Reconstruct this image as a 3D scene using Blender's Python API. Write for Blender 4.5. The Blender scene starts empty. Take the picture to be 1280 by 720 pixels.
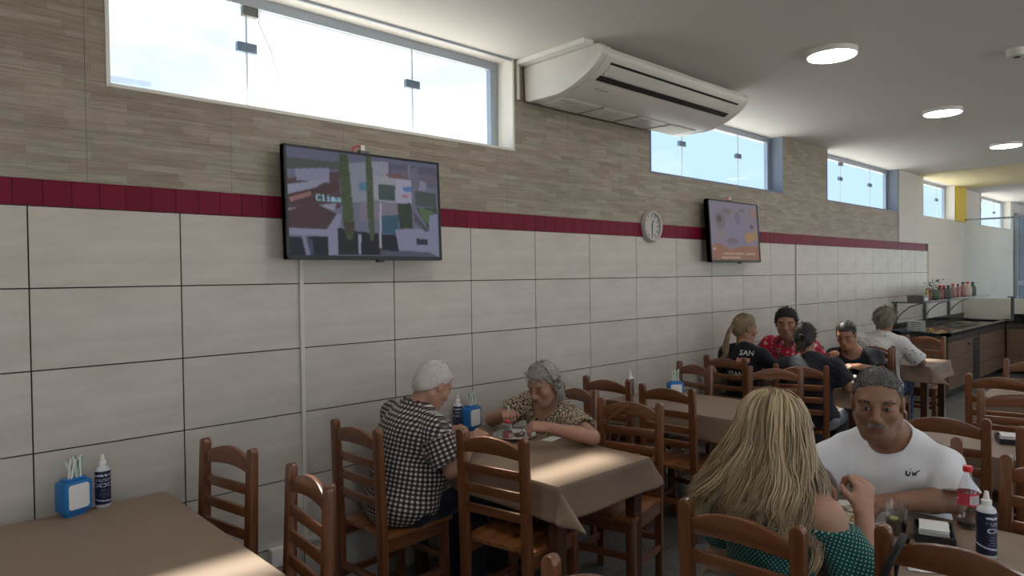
import bpy, bmesh, math, random
import numpy as np
from mathutils import Vector, Matrix
from mathutils.bvhtree import BVHTree

R = math.radians
PI = math.pi
random.seed(7)
rng = np.random.default_rng(7)
scene = bpy.context.scene
COL = scene.collection

# ------------------------------------------------------------------ camera
YAW, PITCH, ROLL = 0.756, -0.0178, -0.0124
CAM = Vector((-0.4742, -3.3058, 1.690))
fwd = Vector((math.sin(YAW) * math.cos(PITCH), math.cos(YAW) * math.cos(PITCH), math.sin(PITCH)))
rgt = Vector((math.cos(YAW), -math.sin(YAW), 0))
upv = rgt.cross(fwd)
r2 = rgt * math.cos(ROLL) + upv * math.sin(ROLL)
u2 = upv * math.cos(ROLL) - rgt * math.sin(ROLL)
cam_data = bpy.data.cameras.new('camera')
cam_data.sensor_width = 36
cam_data.lens = 857.0 / 1280 * 36
cam_data.clip_start = 0.05
cam_data.clip_end = 300
cam = bpy.data.objects.new('camera', cam_data)
COL.objects.link(cam)
cam.matrix_world = Matrix(((r2.x, u2.x, -fwd.x, CAM.x), (r2.y, u2.y, -fwd.y, CAM.y),
                           (r2.z, u2.z, -fwd.z, CAM.z), (0, 0, 0, 1)))
scene.camera = cam

# ------------------------------------------------------------------ light and exposure
scene.view_settings.view_transform = 'Standard'
scene.view_settings.look = 'None'
scene.view_settings.gamma = 1
scene.view_settings.use_curve_mapping = False
scene.view_settings.exposure = 0.36
scene.cycles.use_denoising = True
scene.cycles.max_bounces = 8
scene.cycles.diffuse_bounces = 5
scene.cycles.caustics_reflective = False
scene.cycles.caustics_refractive = False
scene.cycles.sample_clamp_indirect = 6

SKY = 1.20
world = bpy.data.worlds.new('sky')
scene.world = world
world.use_nodes = True
wn, wl = world.node_tree.nodes, world.node_tree.links
wn.clear()
w_out = wn.new('ShaderNodeOutputWorld')
w_bg = wn.new('ShaderNodeBackground')
w_bg.inputs['Strength'].default_value = SKY
w_tc = wn.new('ShaderNodeTexCoord')
w_map = wn.new('ShaderNodeMapping')
w_map.inputs['Scale'].default_value = (1.0, 1.0, 2.2)
w_map.inputs['Location'].default_value = (0.35, 0.1, 0.2)
w_noise = wn.new('ShaderNodeTexNoise')
w_noise.inputs['Scale'].default_value = 2.3
w_noise.inputs['Detail'].default_value = 5
w_noise.inputs['Roughness'].default_value = 0.5
w_ramp = wn.new('ShaderNodeValToRGB')
w_ramp.color_ramp.elements[0].position = 0.40
w_ramp.color_ramp.elements[0].color = (0.45, 0.62, 0.86, 1)
w_ramp.color_ramp.elements[1].position = 0.56
w_ramp.color_ramp.elements[1].color = (0.80, 0.83, 0.87, 1)
wl.new(w_tc.outputs['Generated'], w_map.inputs['Vector'])
wl.new(w_map.outputs['Vector'], w_noise.inputs['Vector'])
# a cloud bank thickens toward the near end of the long wall
w_dot = wn.new('ShaderNodeVectorMath'); w_dot.operation = 'DOT_PRODUCT'
w_dot.inputs[1].default_value = (0.25, 0.93, 0.26)
wl.new(w_tc.outputs['Generated'], w_dot.inputs[0])
w_max = wn.new('ShaderNodeMath'); w_max.operation = 'MAXIMUM'; w_max.inputs[1].default_value = 0.62
wl.new(w_dot.outputs['Value'], w_max.inputs[0])
w_mad = wn.new('ShaderNodeMath'); w_mad.operation = 'MULTIPLY_ADD'; w_mad.inputs[1].default_value = 0.55; w_mad.inputs[2].default_value = -0.47
wl.new(w_max.outputs[0], w_mad.inputs[0])
w_add = wn.new('ShaderNodeMath'); w_add.operation = 'ADD'
wl.new(w_noise.outputs['Fac'], w_add.inputs[0]); wl.new(w_mad.outputs[0], w_add.inputs[1])
wl.new(w_add.outputs[0], w_ramp.inputs['Fac'])
wl.new(w_ramp.outputs['Color'], w_bg.inputs['Color'])
wl.new(w_bg.outputs['Background'], w_out.inputs['Surface'])

sun_d = bpy.data.lights.new('sun', 'SUN')
sun_d.energy = 11.5
sun_d.angle = R(4.5)
sun_d.color = (1.0, 0.93, 0.80)
sun = bpy.data.objects.new('sun', sun_d)
COL.objects.link(sun)
sun.location = (4, 6, 9)
sun.rotation_euler = Vector((-0.24, -1.0, -1.75)).to_track_quat('-Z', 'Y').to_euler()
LAMP = 28.0          # radiance of the ceiling lamp diffusers

# ------------------------------------------------------------------ room constants
TW, TH = 0.573, 0.3309            # big wall tile
ZT = 1.994                        # top of the big tiles
ZR = 2.102                        # top of the red band
ZS, ZC = 2.53, 3.12               # window sill, ceiling
XL, XR = -4.6, 19.0
YF = -8.2
WD = 0.172                        # thickness of the long wall
WINDOWS = [(0.30, 2.66), (4.22, 6.58), (7.72, 10.13), (11.25, 12.95), (14.67, 17.08)]

# ================================================================== helpers
def setp(o, label=None, cat=None, group=None, kind=None):
    if label: o['label'] = label
    if cat: o['category'] = cat
    if group: o['group'] = group
    if kind: o['kind'] = kind
    return o

def thing(name, label, cat, loc=(0, 0, 0), rz=0.0, group=None):
    o = bpy.data.objects.new(name, None)
    COL.objects.link(o)
    o.empty_display_size = 0.1
    o.location = loc
    o.rotation_euler = (0, 0, rz)
    return setp(o, label, cat, group)

def dup(root, loc, rz=0.0, label=None, group=None):
    def cp(o, parent):
        c = o.copy()
        COL.objects.link(c)
        c.parent = parent
        for ch in o.children:
            cp(ch, c)
        return c
    r = cp(root, None)
    r.location = loc
    r.rotation_euler = (0, 0, rz)
    if label: r['label'] = label
    if group: r['group'] = group
    return r

def link(name, me, parent=None, loc=None):
    o = bpy.data.objects.new(name, me)
    COL.objects.link(o)
    if parent is not None: o.parent = parent
    if loc is not None: o.location = loc
    return o

class MB:
    """collects plain geometry for one mesh"""
    def __init__(s):
        s.v, s.f, s.m, s.cur = [], [], [], 0
    def mat(s, i):
        s.cur = i
        return s
    def add(s, vs, fs):
        b = len(s.v)
        s.v += [tuple(x) for x in vs]
        for f in fs:
            s.f.append([b + i for i in f]); s.m.append(s.cur)
        return s
    def box(s, lo, hi):
        (a, b, c), (d, e, f) = lo, hi
        return s.add([(a,b,c),(d,b,c),(d,e,c),(a,e,c),(a,b,f),(d,b,f),(d,e,f),(a,e,f)],
                     [(3,2,1,0),(4,5,6,7),(0,1,5,4),(1,2,6,5),(2,3,7,6),(3,0,4,7)])
    def prism(s, poly, axis, a, b):
        """poly: 2D outline; axis 0/1/2 is the extrusion axis, other two in cyclic order"""
        n = len(poly)
        vs = []
        for t in (a, b):
            for (p, q) in poly:
                vs.append({0: (t, p, q), 1: (q, t, p), 2: (p, q, t)}[axis])
        fs = [tuple(range(n))[::-1], tuple(range(n, 2 * n))]
        for i in range(n):
            j = (i + 1) % n
            fs.append((i, j, n + j, n + i))
        return s.add(vs, fs)
    def tube(s, pts, rad, sides=8, caps=True, flat=1.0, ref=None):
        P = [Vector(p) for p in pts]
        n = len(P)
        if not hasattr(rad, '__len__'): rad = [rad] * n
        vs, fs = [], []
        nrm = None
        for i in range(n):
            t = (P[min(i + 1, n - 1)] - P[max(i - 1, 0)])
            if t.length < 1e-9: t = Vector((0, 0, 1))
            t.normalize()
            if nrm is None:
                a = Vector(ref) if ref is not None else (Vector((0, 0, 1)) if abs(t.z) < .9 else Vector((1, 0, 0)))
                nrm = (a - t * a.dot(t)).normalized()
            else:
                nn = nrm - t * nrm.dot(t)
                nrm = nn.normalized() if nn.length > 1e-6 else t.orthogonal().normalized()
            bn = t.cross(nrm)
            for k in range(sides):
                an = 2 * PI * k / sides
                vs.append(P[i] + (nrm * math.cos(an) * flat + bn * math.sin(an)) * rad[i])
        for i in range(n - 1):
            for k in range(sides):
                k2 = (k + 1) % sides
                fs.append((i*sides+k, i*sides+k2, (i+1)*sides+k2, (i+1)*sides+k))
        if caps:
            fs.append(tuple(range(sides))[::-1])
            fs.append(tuple(range((n-1)*sides, n*sides)))
        return s.add(vs, fs)
    def lathe(s, prof, c=(0, 0, 0), sides=20, squash=(1, 1)):
        """prof: (radius, z) from bottom to top"""
        vs, fs = [], []
        for (r, z) in prof:
            for k in range(sides):
                a = 2 * PI * k / sides
                vs.append((c[0] + r*math.cos(a)*squash[0], c[1] + r*math.sin(a)*squash[1], c[2] + z))
        n = len(prof)
        for i in range(n - 1):
            for k in range(sides):
                k2 = (k + 1) % sides
                fs.append((i*sides+k, i*sides+k2, (i+1)*sides+k2, (i+1)*sides+k))
        if prof[0][0] > 1e-4: fs.append(tuple(range(sides))[::-1])
        if prof[-1][0] > 1e-4: fs.append(tuple(range((n-1)*sides, n*sides)))
        return s.add(vs, fs)
    def blob(s, c, r, seg=10, rings=6, jit=0.0):
        if not hasattr(r, '__len__'): r = (r, r, r)
        vs, fs = [], []
        for i in range(rings + 1):
            th = PI * i / rings
            for k in range(seg):
                a = 2 * PI * k / seg
                j = 1 + jit * (random.random() - .5)
                vs.append((c[0] + r[0]*math.sin(th)*math.cos(a)*j, c[1] + r[1]*math.sin(th)*math.sin(a)*j, c[2] - r[2]*math.cos(th)*j))
        for i in range(rings):
            for k in range(seg):
                k2 = (k + 1) % seg
                fs.append((i*seg+k, i*seg+k2, (i+1)*seg+k2, (i+1)*seg+k))
        return s.add(vs, fs)
    def mesh(s, name, mats, smooth=None, bevel=0.0, seg=2):
        me = bpy.data.meshes.new(name)
        me.from_pydata(s.v, [], s.f)
        if not isinstance(mats, (list, tuple)): mats = [mats]
        for m in mats: me.materials.append(m)
        if len(mats) > 1:
            me.polygons.foreach_set('material_index', s.m)
        bm = bmesh.new(); bm.from_mesh(me)
        bmesh.ops.remove_doubles(bm, verts=bm.verts, dist=1e-6)
        if bevel > 0:
            es = [e for e in bm.edges if len(e.link_faces) == 2 and e.calc_face_angle(0) > 0.6]
            bmesh.ops.bevel(bm, geom=es, offset=bevel, segments=seg, affect='EDGES', profile=0.5, clamp_overlap=True)
        bmesh.ops.recalc_face_normals(bm, faces=bm.faces)
        bm.to_mesh(me); bm.free()
        if smooth is not None:
            me.shade_smooth()
            me.set_sharp_from_angle(angle=R(smooth))
        return me
    def obj(s, name, mats, parent=None, loc=None, smooth=None, bevel=0.0, seg=2):
        return link(name, s.mesh(name, mats, smooth, bevel, seg), parent, loc)

# ------------------------------------------------------------------ materials
class NT:
    def __init__(s, name):
        s.m = bpy.data.materials.new(name)
        s.m.use_nodes = True
        s.t = s.m.node_tree
        s.b = s.t.nodes['Principled BSDF']
    def n(s, typ, **kw):
        nd = s.t.nodes.new(typ)
        for k, v in kw.items():
            setattr(nd, k, v)
        return nd
    def l(s, a, b): s.t.links.new(a, b)
    def val(s, sock, v):
        if hasattr(v, 'is_linked') or hasattr(v, 'links'): s.l(v, sock)
        else: sock.default_value = v
    def math(s, op, a, b=0.0, c=None):
        nd = s.n('ShaderNodeMath', operation=op)
        s.val(nd.inputs[0], a); s.val(nd.inputs[1], b)
        if c is not None: s.val(nd.inputs[2], c)
        return nd.outputs[0]
    def mix(s, fac, a, b, blend='MIX'):
        nd = s.n('ShaderNodeMix', data_type='RGBA', blend_type=blend)
        s.val(nd.inputs[0], fac); s.val(nd.inputs[6], a); s.val(nd.inputs[7], b)
        return nd.outputs[2]
    def coord(s, kind='Object', scale=(1, 1, 1), loc=(0, 0, 0)):
        tc = s.n('ShaderNodeTexCoord')
        mp = s.n('ShaderNodeMapping')
        mp.inputs['Scale'].default_value = scale
        mp.inputs['Location'].default_value = loc
        s.l(tc.outputs[kind], mp.inputs['Vector'])
        return mp.outputs['Vector']
    def noise(s, vec, scale=5, detail=3, rough=0.5):
        nd = s.n('ShaderNodeTexNoise')
        nd.inputs['Scale'].default_value = scale
        nd.inputs['Detail'].default_value = detail
        nd.inputs['Roughness'].default_value = rough
        if vec is not None: s.l(vec, nd.inputs['Vector'])
        return nd.outputs['Fac']
    def ramp(s, fac, stops):
        nd = s.n('ShaderNodeValToRGB')
        cr = nd.color_ramp
        while len(cr.elements) < len(stops): cr.elements.new(0.5)
        for e, (p, c) in zip(cr.elements, stops):
            e.position = p; e.color = tuple(c) + ((1,) if len(c) == 3 else ())
        s.l(fac, nd.inputs['Fac'])
        return nd.outputs['Color']
    def bump(s, h, strength=0.2, dist=0.01):
        nd = s.n('ShaderNodeBump')
        nd.inputs['Strength'].default_value = strength
        nd.inputs['Distance'].default_value = dist
        s.l(h, nd.inputs['Height'])
        s.l(nd.outputs['Normal'], s.b.inputs['Normal'])
    def attr(s, name):
        nd = s.n('ShaderNodeAttribute', attribute_name=name)
        return nd
    def base(s, v): s.val(s.b.inputs['Base Color'], v if hasattr(v, 'links') else tuple(v) + (1,))
    def set(s, **kw):
        names = {'rough': 'Roughness', 'metal': 'Metallic', 'coat': 'Coat Weight', 'coat_rough': 'Coat Roughness',
                 'trans': 'Transmission Weight', 'ior': 'IOR', 'spec': 'Specular IOR Level', 'sheen': 'Sheen Weight',
                 'sss': 'Subsurface Weight', 'alpha': 'Alpha', 'estr': 'Emission Strength'}
        for k, v in kw.items():
            s.val(s.b.inputs[names[k]], v)
        return s

def plain(name, col, rough=0.5, var=0.0, scale=8.0, **kw):
    t = NT(name)
    t.set(rough=rough, **kw)
    if var > 0:
        f = t.noise(t.coord(), scale, 3)
        a = tuple(max(0, c * (1 - var)) for c in col) + (1,)
        b = tuple(min(1, c * (1 + var)) for c in col) + (1,)
        t.base(t.mix(f, a, b))
    else:
        t.base(col)
    return t.m

def emissive(name, col, strength):
    t = NT(name)
    t.base((0.8, 0.8, 0.8))
    t.b.inputs['Emission Color'].default_value = tuple(col) + (1,)
    t.set(estr=strength)
    return t.m

MAT = {}
def M_(k): return MAT[k]

# wall tile: cream glazed, faint horizontal veining
t = NT('cream_glazed_tile')
f = t.noise(t.coord('Object', (0.8, 1, 4.5)), 3.2, 4, .55)
oi = t.n('ShaderNodeObjectInfo')
c = t.ramp(f, [(0.3, (0.50, 0.458, 0.405)), (0.7, (0.605, 0.567, 0.51))])
c = t.mix(t.math('MULTIPLY', oi.outputs['Random'], 0.22), c, (0.46, 0.43, 0.385, 1))
t.base(c); t.set(rough=0.34, spec=0.4)
MAT['tile'] = t.m
MAT['grout'] = plain('dark_grout', (0.030, 0.027, 0.025), 0.9)
t = NT('red_glazed_tile')
oi = t.n('ShaderNodeObjectInfo')
t.base(t.mix(oi.outputs['Random'], (0.150, 0.003, 0.022, 1), (0.190, 0.005, 0.030, 1)))
t.set(rough=0.45, spec=0.18)
MAT['red'] = t.m
MAT['red_grout'] = plain('grey_grout', (0.10, 0.055, 0.06), 0.9)

# upper tiles printed with little wooden strips
t = NT('strip_wood_print_tile')
geo = t.n('ShaderNodeNewGeometry')
sep = t.n('ShaderNodeSeparateXYZ'); t.l(geo.outputs['Position'], sep.inputs[0])
cmb = t.n('ShaderNodeCombineXYZ'); t.l(sep.outputs['X'], cmb.inputs[0]); t.l(sep.outputs['Z'], cmb.inputs[1])
br = t.n('ShaderNodeTexBrick')
br.offset = 0.43; br.offset_frequency = 2; br.squash = 0.62; br.squash_frequency = 3
br.inputs['Color1'].default_value = (0.265, 0.22, 0.172, 1)
br.inputs['Color2'].default_value = (0.365, 0.315, 0.255, 1)
br.inputs['Mortar'].default_value = (0.22, 0.175, 0.135, 1)
br.inputs['Scale'].default_value = 1
br.inputs['Mortar Size'].default_value = 0.0006
br.inputs['Brick Width'].default_value = 0.23
br.inputs['Row Height'].default_value = 0.031
t.l(cmb.outputs[0], br.inputs['Vector'])
mp = t.n('ShaderNodeMapping'); mp.inputs['Scale'].default_value = (0.8, 1, 16); t.l(geo.outputs['Position'], mp.inputs['Vector'])
g = t.noise(mp.outputs['Vector'], 6, 6, .65)
gr = t.ramp(g, [(0.28, (0.62, 0.60, 0.57)), (0.52, (0.98, 0.98, 0.98)), (0.75, (1.22, 1.22, 1.2))])
t.base(t.mix(1.0, br.outputs['Color'], gr, 'MULTIPLY'))
t.set(rough=0.5)
t.bump(g, 0.12, 0.004)
MAT['strip'] = t.m

MAT['white_wall'] = plain('white_wall_paint', (0.66, 0.645, 0.61), 0.75, 0.04, 2)
MAT['cream_wall'] = plain('cream_wall_paint', (0.70, 0.67, 0.61), 0.7, 0.04, 2)
MAT['ceiling'] = plain('white_ceiling_paint', (0.74, 0.71, 0.685), 0.85, 0.02, 1)
MAT['yellow'] = plain('yellow_wall_paint', (0.78, 0.58, 0.06), 0.7)
MAT['reveal'] = plain('window_reveal_paint', (0.80, 0.775, 0.72), 0.6)
t = NT('speckled_granite_floor')
v = t.coord('Object', (1, 1, 1))
n1 = t.noise(v, 110, 2, .7); n2 = t.noise(v, 7, 3)
c = t.ramp(n1, [(0.38, (0.055, 0.055, 0.055)), (0.55, (0.14, 0.137, 0.13)), (0.68, (0.34, 0.33, 0.31))])
t.base(t.mix(t.math('MULTIPLY', n2, .35), c, (0.08, 0.08, 0.078, 1))); t.set(rough=0.42)
MAT['floor'] = t.m
MAT['floor_joint'] = plain('floor_joint', (0.05, 0.05, 0.048), 0.9)

def wood(name, dark, mid, lite, axis=0, rough=0.30, coat=0.55):
    t = NT(name)
    sc = [22, 22, 22]; sc[axis] = 2.2
    oi = t.n('ShaderNodeObjectInfo')
    tc = t.n('ShaderNodeTexCoord')
    mp = t.n('ShaderNodeMapping'); mp.inputs['Scale'].default_value = sc
    ad = t.n('ShaderNodeVectorMath', operation='ADD')
    t.l(tc.outputs['Object'], ad.inputs[0])
    cx = t.n('ShaderNodeCombineXYZ')
    for i in range(3): t.l(t.math('MULTIPLY', oi.outputs['Random'], 5.0 + i), cx.inputs[i])
    t.l(cx.outputs[0], ad.inputs[1]); t.l(ad.outputs[0], mp.inputs['Vector'])
    f = t.noise(mp.outputs['Vector'], 1.6, 5, .6)
    c = t.ramp(f, [(0.25, dark), (0.5, mid), (0.78, lite)])
    t.base(c); t.set(rough=rough, coat=coat, coat_rough=0.12)
    t.bump(f, 0.05, 0.002)
    return t.m
for ax, k in ((0, 'x'), (1, 'y'), (2, 'z')):
    MAT['chair_' + k] = wood('varnished_chair_wood_' + k, (0.095, 0.030, 0.011), (0.160, 0.055, 0.020), (0.235, 0.090, 0.034), ax)
MAT['seat'] = wood('varnished_seat_wood', (0.14, 0.045, 0.014), (0.23, 0.085, 0.028), (0.33, 0.14, 0.05), 0, 0.3, 0.4)
MAT['table_wood'] = wood('dark_table_wood', (0.04, 0.016, 0.008), (0.075, 0.028, 0.013), (0.11, 0.045, 0.02), 2)
MAT['panel'] = wood('buffet_panel_wood', (0.10, 0.058, 0.036), (0.155, 0.095, 0.06), (0.20, 0.13, 0.085), 0, 0.45, 0.1)
t = NT('brown_vinyl_cloth')
v = t.coord()
n1 = t.noise(v, 160, 2); n2 = t.noise(v, 4, 3)
c = t.mix(n2, (0.245, 0.172, 0.122, 1), (0.285, 0.205, 0.15, 1))
t.base(c); t.set(rough=0.46, spec=0.45); t.bump(n1, 0.12, 0.001)
MAT['cloth'] = t.m

t = NT('clear_glass')
t.base((0.97, 0.985, 0.99)); t.set(rough=0.0, trans=1.0, ior=1.12)
MAT['pane'] = t.m
t = NT('drink_glass')
t.base((0.95, 0.97, 0.97)); t.set(rough=0.02, trans=1.0, ior=1.3)
MAT['glass'] = t.m
MAT['alu'] = plain('grey_aluminium', (0.36, 0.40, 0.46), 0.4, metal=0.6)
MAT['clip'] = plain('blue_grey_clip', (0.16, 0.22, 0.30), 0.4, metal=0.5)
MAT['steel'] = plain('brushed_steel', (0.55, 0.55, 0.54), 0.28, metal=1.0)
MAT['dark_steel'] = plain('dark_steel', (0.16, 0.16, 0.155), 0.4, metal=0.8)
MAT['black'] = plain('black_plastic', (0.012, 0.013, 0.016), 0.35)
MAT['white_plastic'] = plain('white_plastic', (0.78, 0.77, 0.74), 0.4)
MAT['ac'] = plain('off_white_ac_plastic', (0.72, 0.70, 0.66), 0.38)
MAT['ac_grey'] = plain('grey_grille_plastic', (0.50, 0.50, 0.49), 0.5)
MAT['blue'] = plain('sky_blue_plastic', (0.015, 0.17, 0.46), 0.32, 0.05)
MAT['napkin'] = plain('white_paper', (0.80, 0.79, 0.77), 0.85, 0.03, 30)
MAT['straw'] = plain('straw_paper', (0.78, 0.80, 0.76), 0.7)
MAT['straw_green'] = plain('straw_green_print', (0.18, 0.42, 0.26), 0.7)
MAT['navy'] = plain('navy_label', (0.012, 0.022, 0.075), 0.4)
MAT['granite'] = plain('black_granite', (0.014, 0.014, 0.016), 0.12, 0.3, 40)
MAT['porcelain'] = plain('white_porcelain', (0.78, 0.77, 0.75), 0.15)
MAT['red_plastic'] = plain('red_plastic', (0.62, 0.02, 0.03), 0.35)
MAT['black_strap'] = plain('black_strap', (0.012, 0.012, 0.013), 0.6)
MAT['brown_leather'] = plain('tan_leather', (0.17, 0.062, 0.028), 0.5, 0.15, 20)
MAT['concrete'] = plain('pale_concrete', (0.62, 0.60, 0.56), 0.9, 0.08, 1)
MAT['lamp'] = emissive('lamp_diffuser', (1.0, 0.985, 0.95), LAMP)
# clear panes that let daylight straight through with a faint mirror on top
def pane_mat(name, tint, gloss=0.004, rough=0.02):
    m = bpy.data.materials.new(name); m.use_nodes = True
    nt = m.node_tree; nt.nodes.clear()
    o = nt.nodes.new('ShaderNodeOutputMaterial'); mx = nt.nodes.new('ShaderNodeMixShader')
    tr = nt.nodes.new('ShaderNodeBsdfTransparent'); gl = nt.nodes.new('ShaderNodeBsdfGlossy')
    tr.inputs['Color'].default_value = tuple(tint) + (1,)
    gl.inputs['Roughness'].default_value = rough
    mx.inputs[0].default_value = gloss
    nt.links.new(tr.outputs[0], mx.inputs[1]); nt.links.new(gl.outputs[0], mx.inputs[2]); nt.links.new(mx.outputs[0], o.inputs[0])
    return m
MAT['pane'] = pane_mat('window_glass', (0.95, 0.975, 0.99))
MAT['conduit'] = plain('ivory_conduit', (0.62, 0.60, 0.55), 0.5)
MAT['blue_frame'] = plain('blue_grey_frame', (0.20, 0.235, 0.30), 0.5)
MAT['edge'] = plain('ground_glass_edge', (0.62, 0.70, 0.74), 0.3)
MAT['thin_glass'] = pane_mat('shelf_glass', (0.95, 0.97, 0.955), 0.04)
MAT['clear'] = pane_mat('clear_plastic', (0.93, 0.94, 0.94), 0.12, 0.08)

# ================================================================== the setting
def struct(o): return setp(o, kind='structure')

# floor slab and its tiles
fl = struct(MB().box((XL, YF, -0.12), (XR, WD, -0.004)).obj('floor', MAT['floor_joint']))
FT = 0.45
ft_me = MB().box((0.002, 0.002, -0.006), (FT - 0.002, FT - 0.002, 0.0)).mesh('floor_tile', MAT['floor'])
for i in range(24):
    for j in range(8):
        x0, y0 = -0.3 + i * FT, -3.6 + j * FT
        if x0 > 4.2 and y0 < -2.7: continue
        o = link('floor_tile', ft_me, fl, (x0, y0, 0.0))
far_floor = MB()
far_floor.box((XL, YF, -0.006), (-0.3, 0.0, -0.0005)).box((-0.3, YF, -0.006), (10.5, -3.6, -0.0005)).box((10.5, YF, -0.006), (XR, 0, -0.0005)).box((4.65, -3.6, -0.006), (10.5, -2.7, -0.0005))
far_floor.obj('floor_surface', MAT['floor'], fl)

# ceiling
ce = struct(MB().box((XL, YF, ZC), (XR, WD, ZC + 0.15)).obj('ceiling', MAT['ceiling']))

MB().box((10.9, -3.4, ZC - 0.006), (13.43, 0.0, ZC)).obj('ceiling_bounce_tint', plain('yellow_bounce_ceiling_colour', (0.80, 0.71, 0.45), 0.85), ce)  # yellow light bounced onto the ceiling, put in as a tinted sheet

# the long wall: a core with window openings, faced with tiles
wb = MB()
wb.box((XL, 0.012, 0), (XR, WD, ZS))
xs = [XL] + [v for w in WINDOWS for v in w] + [XR]
for i in range(0, len(xs), 2):
    wb.box((xs[i], 0.012, ZS), (xs[i + 1], WD, ZC))
wall = struct(wb.obj('wall_back', MAT['white_wall']))
# grout bed behind the cream tiles, the red band and the strip tiles
MB().box((XL, 0.004, 0), (11.50, 0.012, ZT)).obj('tile_bed', MAT['grout'], wall)
MB().box((XL, 0.004, ZT), (11.50, 0.012, ZR)).obj('red_band_bed', MAT['red_grout'], wall)
J = 0.0029
tile_me = MB().box((J, 0, J), (TW - J, 0.010, TH - J)).mesh('wall_tile', MAT['tile'])
last_me = MB().box((J, 0, J), (11.50 - 20 * TW, 0.010, TH - J)).mesh('wall_tile_cut', MAT['tile'])
low_h = ZT - 6 * TH
low_me = MB().box((J, 0, 0.002), (TW - J, 0.010, low_h - J)).mesh('wall_tile_low', MAT['tile'])
for i in range(-8, 20):
    for j in range(1, 7):
        link('wall_tile', tile_me, wall, (i * TW, 0, ZT - j * TH))
    link('wall_tile', low_me, wall, (i * TW, 0, 0))
for j in range(1, 7):
    link('wall_tile', last_me, wall, (20 * TW, 0, ZT - j * TH))
RW = 0.1005
red_me = MB().box((0.0012, 0, 0.0015), (RW - 0.0012, 0.010, ZR - ZT - 0.0015)).mesh('red_tile', MAT['red'])
for i in range(-45, 115):
    x0 = -0.048 + i * RW
    if x0 + RW > 11.5: break
    link('red_tile', red_me, wall, (x0, -0.001, ZT))
# strip-print tiles above the band, cut round the windows
SW = 0.60
def strip_run(x0, x1, z0, z1, off):
    k = math.floor((x0 - off) / SW)
    while True:
        a, b = max(x0, off + k * SW), min(x1, off + (k + 1) * SW)
        if a >= x1 - 1e-4: break
        if b - a > 0.01:
            MB().box((a + 0.0006, 0.0, z0 + 0.0006), (b - 0.0006, 0.012, z1 - 0.0006)).obj('strip_tile', MAT['strip'], wall)
        k += 1
XE = 10.165
strip_run(XL, XE, ZR, ZR + 0.215, 0.21)
strip_run(XL, XE, ZR + 0.215, ZS, 0.21)
for a, b in ((XL, 0.30), (2.66, 4.22), (6.58, 7.72)):
    strip_run(a, b, ZS, 2.83, 0.21)
    strip_run(a, b, 2.83, ZC, 0.21)
# plain plaster to the right of the strip tiles and past the last cream tiles
MB().box((XE, -0.012, ZR), (11.25, 0.012, ZC)).box((11.25, -0.012, ZR), (12.95, 0.012, ZS)).obj('plaster', MAT['white_wall'], wall)
MB().box((11.50, -0.006, 0), (13.4, 0.012, ZR)).obj('plaster', MAT['cream_wall'], wall)
MB().box((12.99, -0.02, ZS), (13.62, 0.012, ZC)).obj('yellow_plaster', MAT['yellow'], wall)

# other sides of the room
struct(MB().box((XL - 0.15, YF, 0), (XL, WD, ZC)).obj('wall_left', MAT['white_wall']))
struct(MB().box((XR, -0.8, 0), (XR + 0.15, 0.0, ZC)).box((XR, YF, 0), (XR + 0.15, -6.6, ZC)).box((XR, -6.6, 2.75), (XR + 0.15, -0.8, ZC)).obj('wall_right', MAT['cream_wall']))  # wide unseen opening added so daylight brightens the far room
fw = MB()
OPEN = [(-3.4, 0.6), (2.0, 6.0), (7.4, 11.4), (12.8, 16.8)]
fx = [XL] + [v for w in OPEN for v in w] + [XR]
fw.box((XL, YF - 0.2, 2.75), (XR, YF, ZC))
for i in range(0, len(fx), 2):
    fw.box((fx[i], YF - 0.2, 0), (fx[i + 1], YF, 2.75))
struct(fw.obj('wall_front', MAT['white_wall']))
# daylight portals in the wall and window openings
def portal(name, loc, rot, sx, sy):
    d = bpy.data.lights.new(name, 'AREA'); d.shape = 'RECTANGLE'; d.size = sx; d.size_y = sy
    d.cycles.is_portal = True
    o = bpy.data.objects.new(name, d); COL.objects.link(o); o.location = loc; o.rotation_euler = rot
for a, b in OPEN:
    portal('wall_opening_portal', ((a + b) / 2, YF - 0.1, 1.375), (R(90), 0, 0), b - a, 2.75)
portal('wall_opening_portal', (XR + 0.08, -3.7, 1.375), (R(90), 0, R(90)), 5.8, 2.75)  # portal of the added opening in the right end wall
for a, b in WINDOWS:
    portal('window_portal', ((a + b) / 2, WD + 0.02, (ZS + ZC) / 2), (R(-90), 0, 0), b - a, ZC - ZS)

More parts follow.
